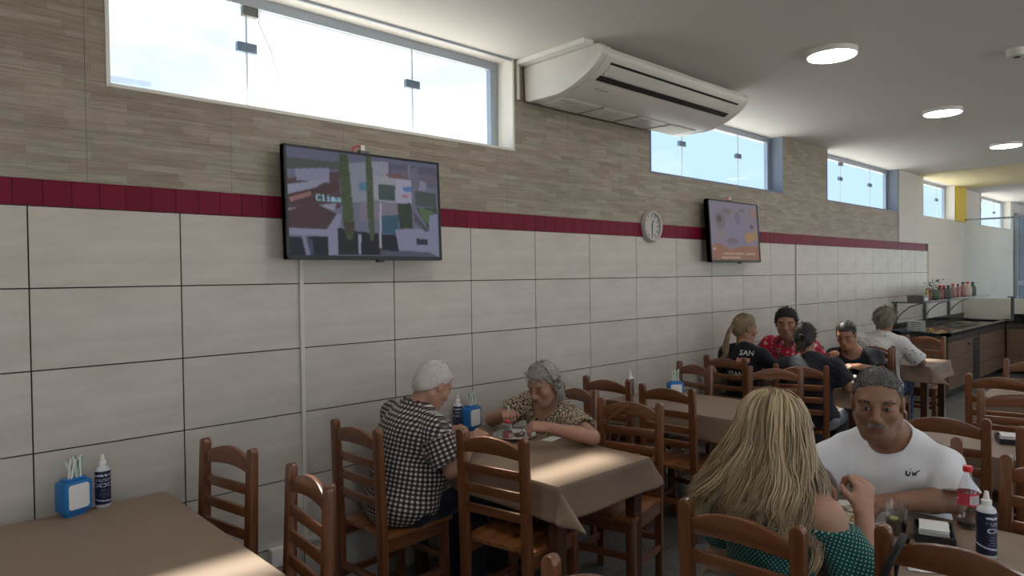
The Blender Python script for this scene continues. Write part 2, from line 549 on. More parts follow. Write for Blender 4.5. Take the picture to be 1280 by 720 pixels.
# windows: reveal, rail, four frameless panes with clips
for wi, (a, b) in enumerate(WINDOWS):
    m = MB().box((a, -0.004, ZS - 0.012), (b, WD + 0.004, ZS + 0.003))
    m.box((b - 0.004, -0.004 if wi != 0 else -0.014, ZS - 0.012), (b + 0.012, WD + 0.004, ZC)).box((a - 0.012, -0.004, ZS - 0.012), (a + 0.004, WD + 0.004, ZC))
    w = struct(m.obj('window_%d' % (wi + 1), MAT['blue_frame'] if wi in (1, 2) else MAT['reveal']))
    if wi == 0:
        MB().tube([(1.01, 0.10, ZC - 0.06), (1.0, 0.10, 2.98), (1.06, 0.10, 2.86), (1.10, 0.10, 2.72), (1.13, 0.10, 2.62), (1.20, 0.10, ZS + 0.01)], 0.0022, 6).obj('cable', MAT['white_plastic'], w, smooth=60)
    MB().box((a, 0.125, ZC - 0.055), (b, 0.175, ZC)).box((a, 0.13, ZS), (b, 0.17, ZS + 0.012)).obj('window_rail', MAT['alu'], w)
    MB().box((b - 0.07, 0.13, ZS), (b, 0.17, ZC - 0.05)).obj('window_jamb', MAT['alu'], w)
    n = 4 if b - a > 2 else 3
    if wi == 0: cuts = [0.30, 0.955, 1.97, 2.59]
    elif wi == 1: cuts = [4.22, 4.91, 5.92, 6.51]
    elif wi == 2: cuts = [7.72, 8.49, 9.50, 10.06]
    elif wi == 3: cuts = [11.25, 11.66, 12.5, 12.88]
    else: cuts = [14.67, 15.3, 16.4, 17.0]
    for i in range(3):
        y = 0.150
        MB().box((cuts[i] + 0.003, y - 0.004, ZS + 0.012), (cuts[i + 1] - 0.003, y + 0.004, ZC - 0.055)).obj('pane', MAT['pane'], w)
    for i in (1, 2):
        zc = 2.86
        MB().box((cuts[i] - 0.05, 0.136, zc - 0.024), (cuts[i] + 0.05, 0.164, zc + 0.024)).obj('glass_clip', MAT['clip'], w, bevel=0.003)
        MB().box((cuts[i] - 0.004, 0.145, ZS + 0.012), (cuts[i] + 0.004, 0.155, ZC - 0.055)).obj('glass_edge', MAT['edge'], w)
    MB().box((cuts[1] - 0.02, 0.132, ZC - 0.10), (cuts[1] + 0.06, 0.166, ZC - 0.05)).obj('top_pivot', MAT['dark_steel'], w, bevel=0.004)

# slim trim where ceiling and wall meet over the first window
struct(MB().box((XL, -0.012, ZC - 0.014), (2.66, 0.0, ZC)).obj('trim_1', MAT['alu']))

# outdoors
struct(MB().box((-60, 0.3, -0.3), (80, 60, -0.1)).box((-60, -60, -0.3), (80, YF - 0.4, -0.1)).obj('ground', MAT['concrete']))
def house(loc, sx, sy, h, col, label):
    r = thing('neighbour_house', label, 'house', loc)
    mw = plain('house_paint', col, 0.8, 0.05)
    MB().box((-sx/2, 0, 0), (sx/2, sy, h)).obj('wall', mw, r)
    MB().box((-sx/2 - 0.05, -0.05, h), (sx/2 + 0.05, sy + 0.05, h + 0.08)).obj('roof', plain('roof_tile_paint', (0.42, 0.48, 0.55), 0.8, 0.1), r)
    for k in (-0.25, 0.25):
        wd = MB().box((sx*k - 0.3, -0.03, h - 1.1), (sx*k + 0.3, 0.0, h - 0.4)).obj('window', MAT['white_plastic'], r)
        MB().box((sx*k - 0.25, -0.035, h - 1.05), (sx*k + 0.25, -0.025, h - 0.45)).obj('pane', MAT['clip'], wd)
house((1.95, 9.0, -0.1), 2.0, 5, 4.96, (0.50, 0.60, 0.74), 'pale blue house beyond the first window')

# far partition past the buffet: low cream wall and clear screens on it
pw = struct(MB().box((13.43, -3.6, 0), (13.58, -0.006, 1.20)).obj('wall_partition', MAT['cream_wall']))
for k in range(3):
    y0 = -0.01 - k * 1.15
    MB().box((13.49, y0 - 1.14, 1.20), (13.502, y0, 2.55)).obj('pane', MAT['thin_glass'], pw)
MB().box((13.48, -3.5, 2.55), (13.512, -0.01, 2.58)).obj('top_rail', MAT['alu'], pw)
dr = struct(MB().box((17.45, -0.06, 0), (18.5, -0.0, 2.9)).obj('door_1', MAT['alu']))
MB().box((17.55, -0.075, 1.45), (18.4, -0.06, 2.8)).obj('pane', MAT['clip'], dr)
MB().box((17.55, -0.075, 0.15), (18.4, -0.06, 1.35)).obj('pane', MAT['clip'], dr)

# surface conduits
for (x, z1, lab) in ((1.152, 1.80, 'thin white conduit running down below the large television'), (6.89, 1.99, 'thin white conduit running down right of the far television')):
    c = thing('wall_conduit', lab, 'conduit', (x, 0, 0))
    MB().box((-0.011, -0.014, 0.34), (0.011, -0.0005, z1)).obj('trunking', MAT['conduit'], c, bevel=0.002)
    MB().box((-0.2, -0.045, 0.26), (-0.06, -0.0005, 0.35)).obj('socket_box', MAT['white_plastic'], c, bevel=0.004)
    MB().box((-0.06, -0.014, 0.325), (0.5, -0.0005, 0.345)).obj('trunking', MAT['conduit'], c)

# ceiling lamps
def lamp_proto():
    r = thing('ceiling_lamp', 'round white ceiling lamp', 'lamp')
    MB().lathe([(0.15, -0.034), (0.155, -0.026), (0.155, 0.0)], sides=36).obj('rim', MAT['white_plastic'], r, smooth=40)
    MB().lathe([(0.0, -0.038), (0.143, -0.0375)], sides=36).obj('diffuser', MAT['lamp'], r)
    return r
lp = lamp_proto()
first = True
rowsx = [(-3.15, 0), (-0.73, 0), (1.69, 0), (4.11, 1), (6.53, 2), (8.95, 3), (11.4, 4), (16.0, 5)]
LL = {1: 'round lit ceiling lamp just in front of the air conditioner', 2: 'round lit ceiling lamp out from the third window',
      3: 'round lit ceiling lamp above the buffet end of the room', 4: 'round lit ceiling lamp over the buffet', 5: 'round lit ceiling lamp in the far room', 0: 'round lit ceiling lamp over the near tables'}
for yy in (-1.49, -3.9, -6.3):
    for xx, k in rowsx:
        qn = [q[0] for q in rowsx].index(xx)
        lab = LL[k] if yy == -1.49 and k else 'round lit ceiling lamp, %s row from the window wall, %s from the near end wall' % ({-1.49: 'first', -3.9: 'second', -6.3: 'third'}[yy], ['first', 'second', 'third', 'fourth', 'fifth', 'sixth', 'seventh', 'eighth'][qn])
        if first:
            o = lp; o.location = (xx, yy, ZC); o['label'] = lab; first = False
        else:
            o = dup(lp, (xx, yy, ZC), 0, lab)
        o['group'] = 'round ceiling lamps'
d = thing('smoke_detector', 'small white smoke detector on the ceiling', 'detector', (5.00, -2.31, ZC))
MB().lathe([(0.03, -0.05), (0.05, -0.045), (0.06, -0.02), (0.065, 0)], sides=20).obj('body', MAT['white_plastic'], d, smooth=40)
MB().lathe([(0.0, -0.056), (0.018, -0.054), (0.02, -0.05)], sides=14).obj('sensor', MAT['black'], d, smooth=40)

# air conditioner under the ceiling
ac = thing('air_conditioner', 'long white ceiling-mounted air conditioner between the first two windows', 'air conditioner', (2.765, 0, 0))
LEN = 1.80
prof = [(-0.01, 3.085), (-0.02, 2.86), (-0.05, 2.85), (-0.30, 2.848)]
for k in range(1, 15):
    t_ = k / 14 * PI / 2
    prof.append((-0.30 - 0.385 * math.sin(t_) ** 1.3333, 3.035 - 0.187 * abs(math.cos(t_)) ** 1.3333))
prof += [(-0.675, 3.065), (-0.64, 3.085)]
inner = [(y, z) for y, z in prof]
MB().prism(prof, 0, 0.055, LEN - 0.055).obj('body', MAT['ac'], ac, smooth=30)
def bigger(p, s):
    cy, cz = -0.33, 2.97
    return [(cy + (y - cy) * s, cz + (z - cz) * (s + 0.01)) for y, z in p]
for a, b in ((0, 0.055), (LEN - 0.055, LEN)):
    MB().prism(bigger(prof, 1.012), 0, a, b).obj('end_panel', MAT['ac'], ac, smooth=30, bevel=0.012)
def arc_pt(t_, off=0.0):
    return (-0.30 - (0.385 + off) * math.sin(t_) ** 1.3333, 3.035 - (0.187 + off) * abs(math.cos(t_)) ** 1.3333)
def arc_strip(t0, t1, off0, off1, a, b, name, mat):
    n = 6
    o_, i_ = [], []
    for k in range(n + 1):
        t_ = t0 + (t1 - t0) * k / n
        o_.append(arc_pt(t_, off1)); i_.append(arc_pt(t_, off0))
    return MB().prism(o_ + i_[::-1], 0, a, b).obj(name, mat, ac, smooth=30)
arc_strip(R(43), R(50), -0.01, 0.0035, 0.12, LEN - 0.12, 'air_slot', MAT['black'])
arc_strip(R(67), R(70.5), -0.01, 0.0035, 0.12, LEN - 0.12, 'air_slot', MAT['black'])
arc_strip(R(51.5), R(66), -0.01, 0.007, 0.13, LEN - 0.13, 'louvre', MAT['ac'])
arc_strip(R(31), R(34), -0.01, 0.003, 0.20, 0.32, 'badge', MAT['ac_grey'])
for k in range(4):
    x0 = 0.10 + k * 0.40
    g = MB().box((x0, -0.29, 2.842), (x0 + 0.37, -0.06, 2.849)).obj('intake_grille', MAT['ac_grey'], ac)
    for q in range(8):
        MB().box((x0 + 0.01, -0.282 + q * 0.028, 2.838), (x0 + 0.36, -0.268 + q * 0.028, 2.842)).obj('slat', MAT['ac'], g)
MB().box((-0.07, -0.60, 3.088), (0.02, -0.005, 3.118)).box((-0.07, -0.02, 2.86), (-0.05, -0.005, 3.09)).obj('mounting_rail', MAT['white_plastic'], ac)
MB().box((0.3, -0.5, 3.085), (0.36, -0.1, 3.12)).box((1.4, -0.5, 3.085), (1.46, -0.1, 3.12)).obj('hanger', MAT['white_plastic'], ac)
MB().tube([(0.02, -0.56, 3.10), (0.08, -0.60, 3.11), (0.16, -0.62, 3.095)], 0.006).obj('cable', MAT['white_plastic'], ac, smooth=60)

# ------------------------------------------------------------------ televisions
def poly_fill(img, poly, col):
    h, w, _ = img.shape
    yy, xx = np.mgrid[0:h, 0:w]
    px, py = (xx + .5) / w, (yy + .5) / h
    inside = np.zeros((h, w), bool)
    n = len(poly)
    for i in range(n):
        (x1, y1), (x2, y2) = poly[i], poly[(i + 1) % n]
        c = ((y1 > py) != (y2 > py)) & (px < (x2 - x1) * (py - y1) / (y2 - y1 + 1e-12) + x1)
        inside ^= c
    img[inside] = col
    return inside
FONT = {'C': '01110100011000010000100001000101110', 'l': '01100001000010000100001000010001110', 'i': '00100000000110000100001000010001110',
        'm': '00000000001101010101101011010110101', 'a': '00000000000111000001011111000101111'}
def soft(a):
    p = np.pad(a, ((1, 1), (1, 1), (0, 0)), 'edge')
    b = (p[:-2, 1:-1] + p[2:, 1:-1] + p[1:-1, :-2] + p[1:-1, 2:] + 2.5 * p[1:-1, 1:-1]) / 6.5
    g_ = b.mean(2, keepdims=True)
    return b * 0.82 + g_ * np.array([0.17, 0.17, 0.21])
def put_text(img, s, x, y, sx, col):
    for ch in s:
        for k, b in enumerate(FONT[ch]):
            if b == '1':
                cx, cy = x + (k % 5) * sx, y + (k // 5) * sx
                img[cy:cy + sx, cx:cx + sx] = col
        x += 6 * sx
def screen_mesh(name, img, w, h, strength):
    H, W, _ = img.shape
    xs_ = np.linspace(0, w, W + 1); zs_ = np.linspace(h, 0, H + 1)
    vx, vz = np.meshgrid(xs_, zs_)
    V = np.stack([vx, np.zeros_like(vx), vz], -1).reshape(-1, 3)
    i, j = np.meshgrid(np.arange(W), np.arange(H)); a = (j * (W + 1) + i).ravel()
    F = np.stack([a, a + W + 1, a + W + 2, a + 1], 1)
    me = np_mesh(name, V, F)
    ca = me.color_attributes.new('picture', 'FLOAT_COLOR', 'CORNER')
    cols = np.repeat(np.concatenate([img.reshape(-1, 3), np.ones((H * W, 1))], 1), 4, 0).astype(np.float32)
    ca.data.foreach_set('color', cols.ravel())
    t = NT(name + '_picture')
    at = t.attr('picture')
    t.base((0.01, 0.01, 0.012)); t.set(rough=0.25, spec=0.3, estr=strength)
    t.l(at.outputs['Color'], t.b.inputs['Emission Color'])
    me.materials.append(t.m)
    return me
def np_mesh(name, V, F, smooth=False):
    me = bpy.data.meshes.new(name)
    V = np.ascontiguousarray(V, np.float32); F = np.ascontiguousarray(F, np.int32)
    n = F.shape[1]
    me.vertices.add(len(V)); me.vertices.foreach_set('co', V.ravel())
    me.loops.add(F.size); me.loops.foreach_set('vertex_index', F.ravel())
    me.polygons.add(len(F)); me.polygons.foreach_set('loop_start', np.arange(0, F.size, n, dtype=np.int32))
    me.polygons.foreach_set('loop_total', np.full(len(F), n, np.int32))
    me.update(calc_edges=True)
    if smooth: me.shade_smooth()
    return me
def srgb(*c): return tuple(((x / 255 + .055) / 1.055) ** 2.4 if x > 10 else x / 255 / 12.92 for x in c)

def tv(name_label, loc, w, h, img, tilt, strength):
    r = thing('television', name_label, 'television', loc)
    r.rotation_euler = (R(tilt), 0, 0)
    bz = 0.012
    m = MB()
    m.box((0, 0, 0), (w, 0.045, bz + 0.008)).box((0, 0, h - bz), (w, 0.045, h)).box((0, 0, 0), (bz, 0.045, h)).box((w - bz, 0, 0), (w, 0.045, h)).box((0, 0.012, 0), (w, 0.045, h))
    m.obj('frame', MAT['black'], r)
    o = link('screen', screen_mesh('screen', img, w - 2 * bz, h - 2 * bz - 0.008, strength), r, (bz, 0.006, bz + 0.008))
    MB().box((w * .54, -0.004, -0.012), (w * .58, 0.02, 0.002)).obj('sensor', MAT['black'], r)
    MB().box((w * .44, 0.045, h * .3), (w * .56, 0.085, h * 1.0)).box((w * .47, 0.03, h * .9), (w * .53, 0.06, h + 0.022)).obj('wall_bracket', MAT['dark_steel'], r)
    MB().box((w * .475, 0.03, h + 0.02), (w * .50, 0.045, h + 0.05)).obj('plug', MAT['white_plastic'], r)
    MB().tube([(w*.49, .035, h + .03), (w*.46, .035, h + .045), (w*.43, .04, h + .03), (w*.42, .05, h - .02)], 0.004).obj('cable', MAT['red_plastic'], r, smooth=60)
    return r

def c1(pts):
    out = []
    for x, y in pts:
        u = (x - 108) / 767; top = 85 + 98 * u; bot = 640 + 10 * u
        out.append((u, (y - top) / (bot - top)))
    return out
HH, WW = 112, 200
im = np.zeros((HH, WW, 3)); im[:] = srgb(120, 122, 150)
g = rng.random((HH, WW, 1))
P1 = [
 ([(108,85),(875,183),(875,260),(108,150)], (112,114,142)), ([(108,140),(350,165),(350,205),(108,200)], (88,98,92)),
 ([(500,160),(870,200),(870,300),(500,240)], (100,98,124)), ([(610,200),(870,240),(870,290),(620,235)], (118,108,128)),
 ([(108,250),(350,210),(350,400),(108,400)], (95,72,78)), ([(145,200),(300,195),(300,270),(150,260)], (150,152,182)),
 ([(108,280),(300,250),(200,320),(108,345)], (160,162,190)), ([(108,330),(330,270),(350,300),(200,385),(108,390)], (90,62,62)),
 ([(115,345),(210,315),(215,335),(120,370)], (170,120,110)),
 ([(395,170),(520,160),(520,370),(395,370)], (150,155,172)), ([(510,160),(600,165),(600,240),(510,235)], (160,160,185)),
 ([(440,270),(480,265),(480,310),(440,305)], (70,140,165)), ([(520,230),(640,250),(640,380),(520,360)], (172,172,182)),
 ([(540,278),(632,285),(630,365),(540,355)], (60,88,84)), ([(580,225),(660,225),(710,255),(600,245)], (130,95,95)),
 ([(632,250),(735,262),(728,385),(632,372)], (178,178,205)), ([(672,295),(722,290),(722,318),(680,318)], (70,130,190)), ([(665,330),(712,335),(690,350),(668,345)], (190,110,130)),
 ([(440,365),(640,375),(640,445),(440,470)], (140,132,148)), ([(550,440),(645,435),(640,535),(550,530)], (46,98,124)),
 ([(108,405),(240,385),(330,375),(320,410),(230,395),(108,415)], (160,160,186)),
 ([(108,412),(235,375),(330,430),(280,508),(108,500)], (86,62,66)), ([(108,500),(280,508),(330,430),(350,430),(330,640),(285,640),(285,540),(108,535)], (152,152,184)),
 ([(108,548),(285,545),(285,640),(108,640)], (28,32,46)), ([(165,545),(185,545),(200,640),(182,640)], (140,140,170)), ([(190,560),(212,560),(218,640),(200,640)], (70,80,110)),
 ([(330,500),(440,520),(440,640),(330,640)], (40,42,48)), ([(440,520),(640,540),(640,640),(440,640)], (34,36,48)),
 ([(430,535),(446,535),(440,635),(430,635)], (170,170,195)), ([(545,375),(556,375),(548,605),(536,605)], (185,182,200)),
 ([(640,380),(715,375),(735,505),(650,505)], (52,70,52)), ([(720,200),(765,190),(735,525),(722,525)], (120,116,136)), ([(708,180),(720,182),(715,250),(706,250)], (140,138,158)),
 ([(625,510),(820,505),(820,625),(640,615)], (150,150,182)), ([(740,555),(808,560),(806,590),(742,588)], (50,54,74)),
 ([(745,400),(868,400),(868,520),(820,520)], (66,86,66)), ([(755,395),(845,420),(830,490),(790,470)], (96,124,80)), ([(770,260),(812,275),(800,320),(765,310)], (150,150,184)),
 ([(740,310),(865,330),(865,400),(745,390)], (80,92,88)), ([(820,440),(868,430),(868,650),(815,640)], (146,148,182)), ([(730,420),(820,520),(790,520),(735,470)], (84,84,100)),
 ([(540,615),(820,628),(868,650),(540,645)], (92,92,112)),
]
for poly, col in P1: poly_fill(im, c1(poly), srgb(*col))
for poly in ([(348,120),(392,125),(415,500),(400,560),(375,560),(358,480)], [(480,128),(512,132),(516,520),(505,570),(490,560),(478,400)]):
    mk = poly_fill(im, c1(poly), srgb(78, 96, 58))
    im[mk] *= (0.6 + 0.8 * g[mk])
poly_fill(im, c1([(360,470),(415,470),(405,520),(370,520)]), srgb(82, 66, 52))
put_text(im, 'Clima', 33, 47, 1, srgb(150, 215, 235)); put_text(im, 'Clima', 34, 47, 1, srgb(150, 215, 235))
im *= 0.9 + 0.2 * g
im = soft(im)
tv('large flat television showing an aerial street view with two cypresses', (1.025, -0.125, 1.785), 0.945, 0.568, im, -2.0, 0.34)

def c2(pts):
    out = []
    for x, y in pts:
        v = (y - 165) / 400
        l, r_ = 690 - 25 * v, 1020 - 20 * v
        u = (x - l) / (r_ - l); top = 160 + 35 * u; bot = 565 + 5 * u
        out.append((u, (y - top) / (bot - top)))
    return out
im2 = np.zeros((72, 128, 3)); im2[:] = srgb(150, 138, 160)
g2 = rng.random((72, 128, 1))
def ell(cx, cy, rx, ry, n=18): return [(cx + rx * math.cos(2*PI*k/n), cy + ry * math.sin(2*PI*k/n)) for k in range(n)]
for cx, cy, rx, ry, col in ((750,300,35,60,(140,120,130)),(745,285,18,28,(96,86,84)),(800,235,28,20,(130,118,124)),(820,250,14,14,(170,130,90)),(870,280,18,45,(128,118,140)),(985,250,28,30,(176,132,110)),
     (940,415,34,38,(190,150,90)),(940,420,22,22,(200,150,60)),(985,395,14,40,(190,150,80)),(820,440,40,25,(132,118,130)),(965,340,16,14,(100,92,100)),(740,400,22,20,(165,140,120)),(905,230,20,12,(118,108,118))):
    mk = poly_fill(im2, c2(ell(cx, cy, rx, ry)), srgb(*col))
poly_fill(im2, c2([(660,470),(720,450),(760,470),(800,495),(860,475),(930,470),(1010,480),(1010,575),(660,570)]), srgb(176, 116, 76))
for (x0, x1, y0) in ((745,815,517),(822,885,519),(900,970,520),(730,860,545)):
    poly_fill(im2, c2([(x0,y0),(x1,y0+2),(x1,y0+11),(x0,y0+9)]), srgb(214, 178, 150))
poly_fill(im2, c2(ell(690, 490, 8, 9)), srgb(220, 200, 210))
im2 *= 0.80 + 0.24 * g2
im2 = soft(im2)
tv('smaller television beside the round clock showing food on an orange background', (4.93, -0.135, 1.79), 0.90, 0.56, im2, -3.5, 0.36)

# ------------------------------------------------------------------ clock
ck = thing('wall_clock', 'round white wall clock on the red tile band', 'clock', (4.20, -0.002, 2.08))
m = MB()
for k in range(1):
    prof_c = [(0.0, 0), (0.128, 0.0), (0.130, 0.025), (0.120, 0.042), (0.108, 0.036)]
    vs_ = []
    sides = 40
for nm, pr, mt in (('rim', [(0.100, 0.004), (0.128, 0.0), (0.131, 0.022), (0.120, 0.040), (0.106, 0.034), (0.105, 0.018)], plain('ivory_clock_rim', (0.50, 0.48, 0.44), 0.4)), ('face', [(0.0, 0.016), (0.106, 0.016)], plain('ivory_clock_face', (0.56, 0.54, 0.49), 0.6))):
    mm = MB().lathe(pr, sides=40)
    mm.v = [(x, -z, y) for x, y, z in mm.v]
    mm.obj(nm, mt, ck, smooth=40)
for k in range(12):
    a = 2 * PI * k / 12
    mm = MB().box((-0.004, -0.0185, 0.076), (0.004, -0.0165, 0.096))
    o = mm.obj('hour_mark', MAT['black'], ck); o.rotation_euler = (0, a, 0)
for a, ln, w in ((R(20), 0.05, 0.005), (R(175), 0.075, 0.0035)):
    o = MB().box((-w, -0.022, -0.012), (w, -0.0205, ln)).obj('hand', MAT['black'], ck); o.rotation_euler = (0, a, 0)
mm = MB()
for px_, pz_, rx_, rz_ in ((0.0, -0.055, 0.045, 0.016), (0.005, -0.032, 0.032, 0.016), (0.012, -0.008, 0.020, 0.022), (0.0, 0.022, 0.013, 0.03)):
    mm.add([(px_ + rx_ * math.cos(2*PI*k/14), -0.0178, pz_ + rz_ * math.sin(2*PI*k/14)) for k in range(14)], [tuple(range(14))])
mm.obj('printed_figure', plain('clock_print', (0.06, 0.06, 0.06), 0.7), ck)
# ================================================================== furniture
RK = 0.045
def rake(v): return [(x - RK * max(0.0, z - 0.45), y, z) for x, y, z in v]
def chair_proto():
    r = thing('dining_chair', 'varnished wooden ladder-back dining chair', 'chair')
    for s in (-1, 1):
        pl = [(-0.0195, 0.0), (0.0195, 0.0), (0.0215, 0.45), (0.0215, 0.955)]
        pl += [(0.0215 * math.cos(R(a)), 0.955 + 0.022 * math.sin(R(a))) for a in range(15, 180, 15)]
        pl += [(-0.0215, 0.955), (-0.0215, 0.45)]
        m = MB().prism([(y + s * 0.178, z) for y, z in pl], 0, -0.212, -0.177)
        m.v = rake(m.v)
        m.obj('back_post', MAT['chair_z'], r, smooth=35, bevel=0.004)
    n = 14
    top, bot = [], []
    for k in range(n + 1):
        u = -1 + 2 * k / n
        y = u * 0.162
        top.append((y, 0.918 + 0.044 * (1 - abs(u) ** 2.0)))
        bot.append((y, 0.870 + 0.014 * (1 - u * u)))
    m = MB().prism(bot + top[::-1], 0, -0.205, -0.183)
    m.v = [(x - 0.012 * (1 - (y / 0.162) ** 2), y, z) for x, y, z in rake(m.v)]
    m.obj('top_rail', MAT['chair_y'], r, smooth=30, bevel=0.004)
    for z in (0.800, 0.705, 0.610):
        m = MB()
        for k in range(8):
            pass
        poly = []
        m = MB().box((-0.204, -0.162, z - 0.022), (-0.186, 0.162, z + 0.022))
        m.v = rake(m.v)
        m.obj('slat', MAT['chair_y'], r, smooth=35, bevel=0.005)
    for k in range(4):
        w = 0.42 / 4
        y0 = -0.21 + k * w
        m = MB().box((-0.176, y0 + 0.0012, 0.435), (0.225, y0 + w - 0.0012, 0.460))
        m.v = [(x, y * (0.95 + 0.25 * (x + 0.176) if x < 0 else 1.0), z) for x, y, z in m.v]
        m.obj('seat_plank', MAT['seat'], r, smooth=35, bevel=0.004)
    for s in (-1, 1):
        MB().box((0.165, s * 0.182 - 0.020, 0), (0.205, s * 0.182 + 0.020, 0.434)).obj('leg', MAT['chair_z'], r, smooth=35, bevel=0.004)
        MB().box((-0.177, s * 0.182 - 0.011, 0.375), (0.165, s * 0.182 + 0.011, 0.432)).obj('seat_rail', MAT['chair_x'], r, bevel=0.002)
        MB().box((-0.177, s * 0.182 - 0.011, 0.165), (0.165, s * 0.182 + 0.011, 0.200)).obj('stretcher', MAT['chair_x'], r, bevel=0.003)
    MB().box((0.174, -0.162, 0.375), (0.196, 0.162, 0.432)).obj('seat_rail', MAT['chair_y'], r, bevel=0.002)
    MB().box((0.174, -0.162, 0.235), (0.196, 0.162, 0.270)).obj('stretcher', MAT['chair_y'], r, bevel=0.003)
    MB().box((-0.205, -0.162, 0.215), (-0.183, 0.162, 0.250)).obj('stretcher', MAT['chair_y'], r, bevel=0.003)
    return r
chair0 = chair_proto()
chair_used = False
TOPX = 0.222
def chair(xb, yc, face, rot, label):
    """xb, yc: middle of the back at its top; face +1 looks along +x; rot: extra turn in degrees"""
    global chair_used
    a = (0 if face > 0 else PI) + R(rot)
    loc = (xb + TOPX * math.cos(a), yc + TOPX * math.sin(a), 0)
    if not chair_used:
        chair_used = True
        chair0.location = loc; chair0.rotation_euler = (0, 0, a)
        chair0['label'] = label; chair0['group'] = 'wooden dining chairs'
        return chair0
    return dup(chair0, loc, a, label, 'wooden dining chairs')

def table_proto():
    r = thing('dining_table', 'wooden dining table', 'table')
    MB().box((-0.335, -0.582, 0.725), (0.335, 0.582, 0.751)).obj('table_top', MAT['table_wood'], r, bevel=0.004)
    for sx in (-1, 1):
        for sy in (-1, 1):
            m = MB().box((sx * 0.285 - 0.03, sy * 0.53 - 0.03, 0), (sx * 0.285 + 0.03, sy * 0.53 + 0.03, 0.724))
            m.obj('leg', MAT['table_wood'], r, bevel=0.004)
        MB().box((sx * 0.285 - 0.011, -0.50, 0.64), (sx * 0.285 + 0.011, 0.50, 0.724)).obj('apron', MAT['table_wood'], r)
    for sy in (-1, 1):
        MB().box((-0.255, sy * 0.53 - 0.011, 0.64), (0.255, sy * 0.53 + 0.011, 0.724)).obj('apron', MAT['table_wood'], r)
    return r
def cloth_mesh(seed, d=0.160, hx=0.345, hy=0.592, z0=0.7545):
    rn = random.Random(seed)
    ph = [rn.random() * 6 for _ in range(8)]
    nx, ny, nd = 18, 30, 14
    V, F, idx = [], [], {}
    def out(s, w): return 0.003 + 0.10 * s * (s / d) * (1 + 0.0) + 0.05 * s * w
    def pos(a, b):
        """a,b: cloth coordinates measured from the middle"""
        ex, ey = max(0, abs(a) - hx), max(0, abs(b) - hy)
        sx, sy = (1 if a > 0 else -1), (1 if b > 0 else -1)
        x, y = max(-hx, min(hx, a)), max(-hy, min(hy, b))
        if ex == 0 and ey == 0:
            return (x, y, z0 + 0.0006 * math.sin(7 * a + ph[0]) * math.sin(6 * b + ph[1]))
        if ey == 0:
            w = math.sin(9 * b + ph[2] + sx) * 0.8 * max(0.0, 1 - (abs(b) / hy) ** 6)
            return (x + sx * out(ex, w), y, z0 - ex)
        if ex == 0:
            w = math.sin(11 * a + ph[3] + sy) * 0.8 * max(0.0, 1 - (abs(a) / hx) ** 6)
            return (x, y + sy * out(ey, w), z0 - ey)
        rho = math.hypot(ex, ey); th = math.atan2(ey, ex)
        k = sx * 2 + sy
        fold = math.sin(2 * th) ** 1.25 * (0.56 + 0.10 * math.sin(ph[4] + k)) * (1 if sy < 0 else 0.25)
        rad = out(min(rho, d), 0) + rho * fold * 0.75
        lean = rho * math.sin(2 * th) ** 1.6 * (0.50 if sy < 0 else 0.1) * (-1 if sx < 0 else 1)
        down = rho * math.sqrt(max(0.05, 1 - min(0.9, (0.75 * fold) ** 2 + (lean / max(rho, 1e-6)) ** 2)))
        return (x + sx * (rad * math.cos(th) + 0.7 * lean), y + sy * (rad * math.sin(th) - 0.7 * lean), z0 - down)
    A = [-hx - d + d * k / nd for k in range(nd)] + [-hx + 2 * hx * k / nx for k in range(nx)] + [hx + d * k / nd for k in range(nd + 1)]
    B = [-hy - d + d * k / nd for k in range(nd)] + [-hy + 2 * hy * k / ny for k in range(ny)] + [hy + d * k / nd for k in range(nd + 1)]
    for a in A:
        for b in B: V.append(pos(a, b))
    nb = len(B)
    for i in range(len(A) - 1):
        for j in range(nb - 1):
            F.append((i*nb+j, (i+1)*nb+j, (i+1)*nb+j+1, i*nb+j+1))
    m = MB(); m.add(V, F)
    me = m.mesh('tablecloth', MAT['cloth'], smooth=38)
    return me
cloths = [cloth_mesh(3), cloth_mesh(8)]
table0 = table_proto(); table_used = False
def table(cx, cy, label, clabel, ci=0, rz=0):
    global table_used
    if not table_used:
        table_used = True
        table0.location = (cx, cy, 0); table0.rotation_euler = (0, 0, rz); table0['label'] = label; table0['group'] = 'wooden dining tables'
    else:
        dup(table0, (cx, cy, 0), rz, label, 'wooden dining tables')
    o = link('tablecloth', cloths[ci], None, (cx, cy, 0)); o.rotation_euler = (0, 0, rz)
    setp(o, clabel, 'tablecloth', 'brown tablecloths')
    md = o.modifiers.new('thickness', 'SOLIDIFY'); md.thickness = 0.0012; md.offset = 1

YA, YB = -0.655, -2.57
table(0.125, YA, 'dining table under the bare brown cloth by the wall at the near end', 'bare brown vinyl cloth with only a napkin holder and bottle, at the near end', 0)
table(2.075, YA, 'dining table under the cloth where the elderly couple eat', 'brown vinyl cloth on the table of the elderly couple', 0)
table(3.86, YA, 'dining table under the bare cloth just behind the blonde woman', 'bare brown vinyl cloth between the elderly couple and the group of four', 1)
table(5.575, YA, 'dining table shared by the group of four under the far television', 'brown vinyl cloth on the table of the group of four', 1)
table(7.38, YA, 'dining table of the woman in the white patterned shirt', 'brown vinyl cloth beside the woman in the white patterned shirt', 0)
table(0.25, YB, 'dining table in the front row whose chair only shows its top', 'brown vinyl cloth of the front row behind the lone chair', 1)
table(2.12, YB, 'dining table between the blonde woman and the man in the white shirt', 'brown vinyl cloth between the blonde woman and the man in white', 1)
table(3.95, YB, 'dining table with a black napkin tray behind the man in white', 'brown vinyl cloth carrying a black napkin tray behind the man in white', 0)
table(5.69, YB, 'empty front-row dining table two places behind the man in white', 'brown vinyl cloth two tables behind the man in white', 1)
table(7.65, YB, 'empty front-row dining table near the buffet', 'brown vinyl cloth on the front-row table near the buffet', 0)

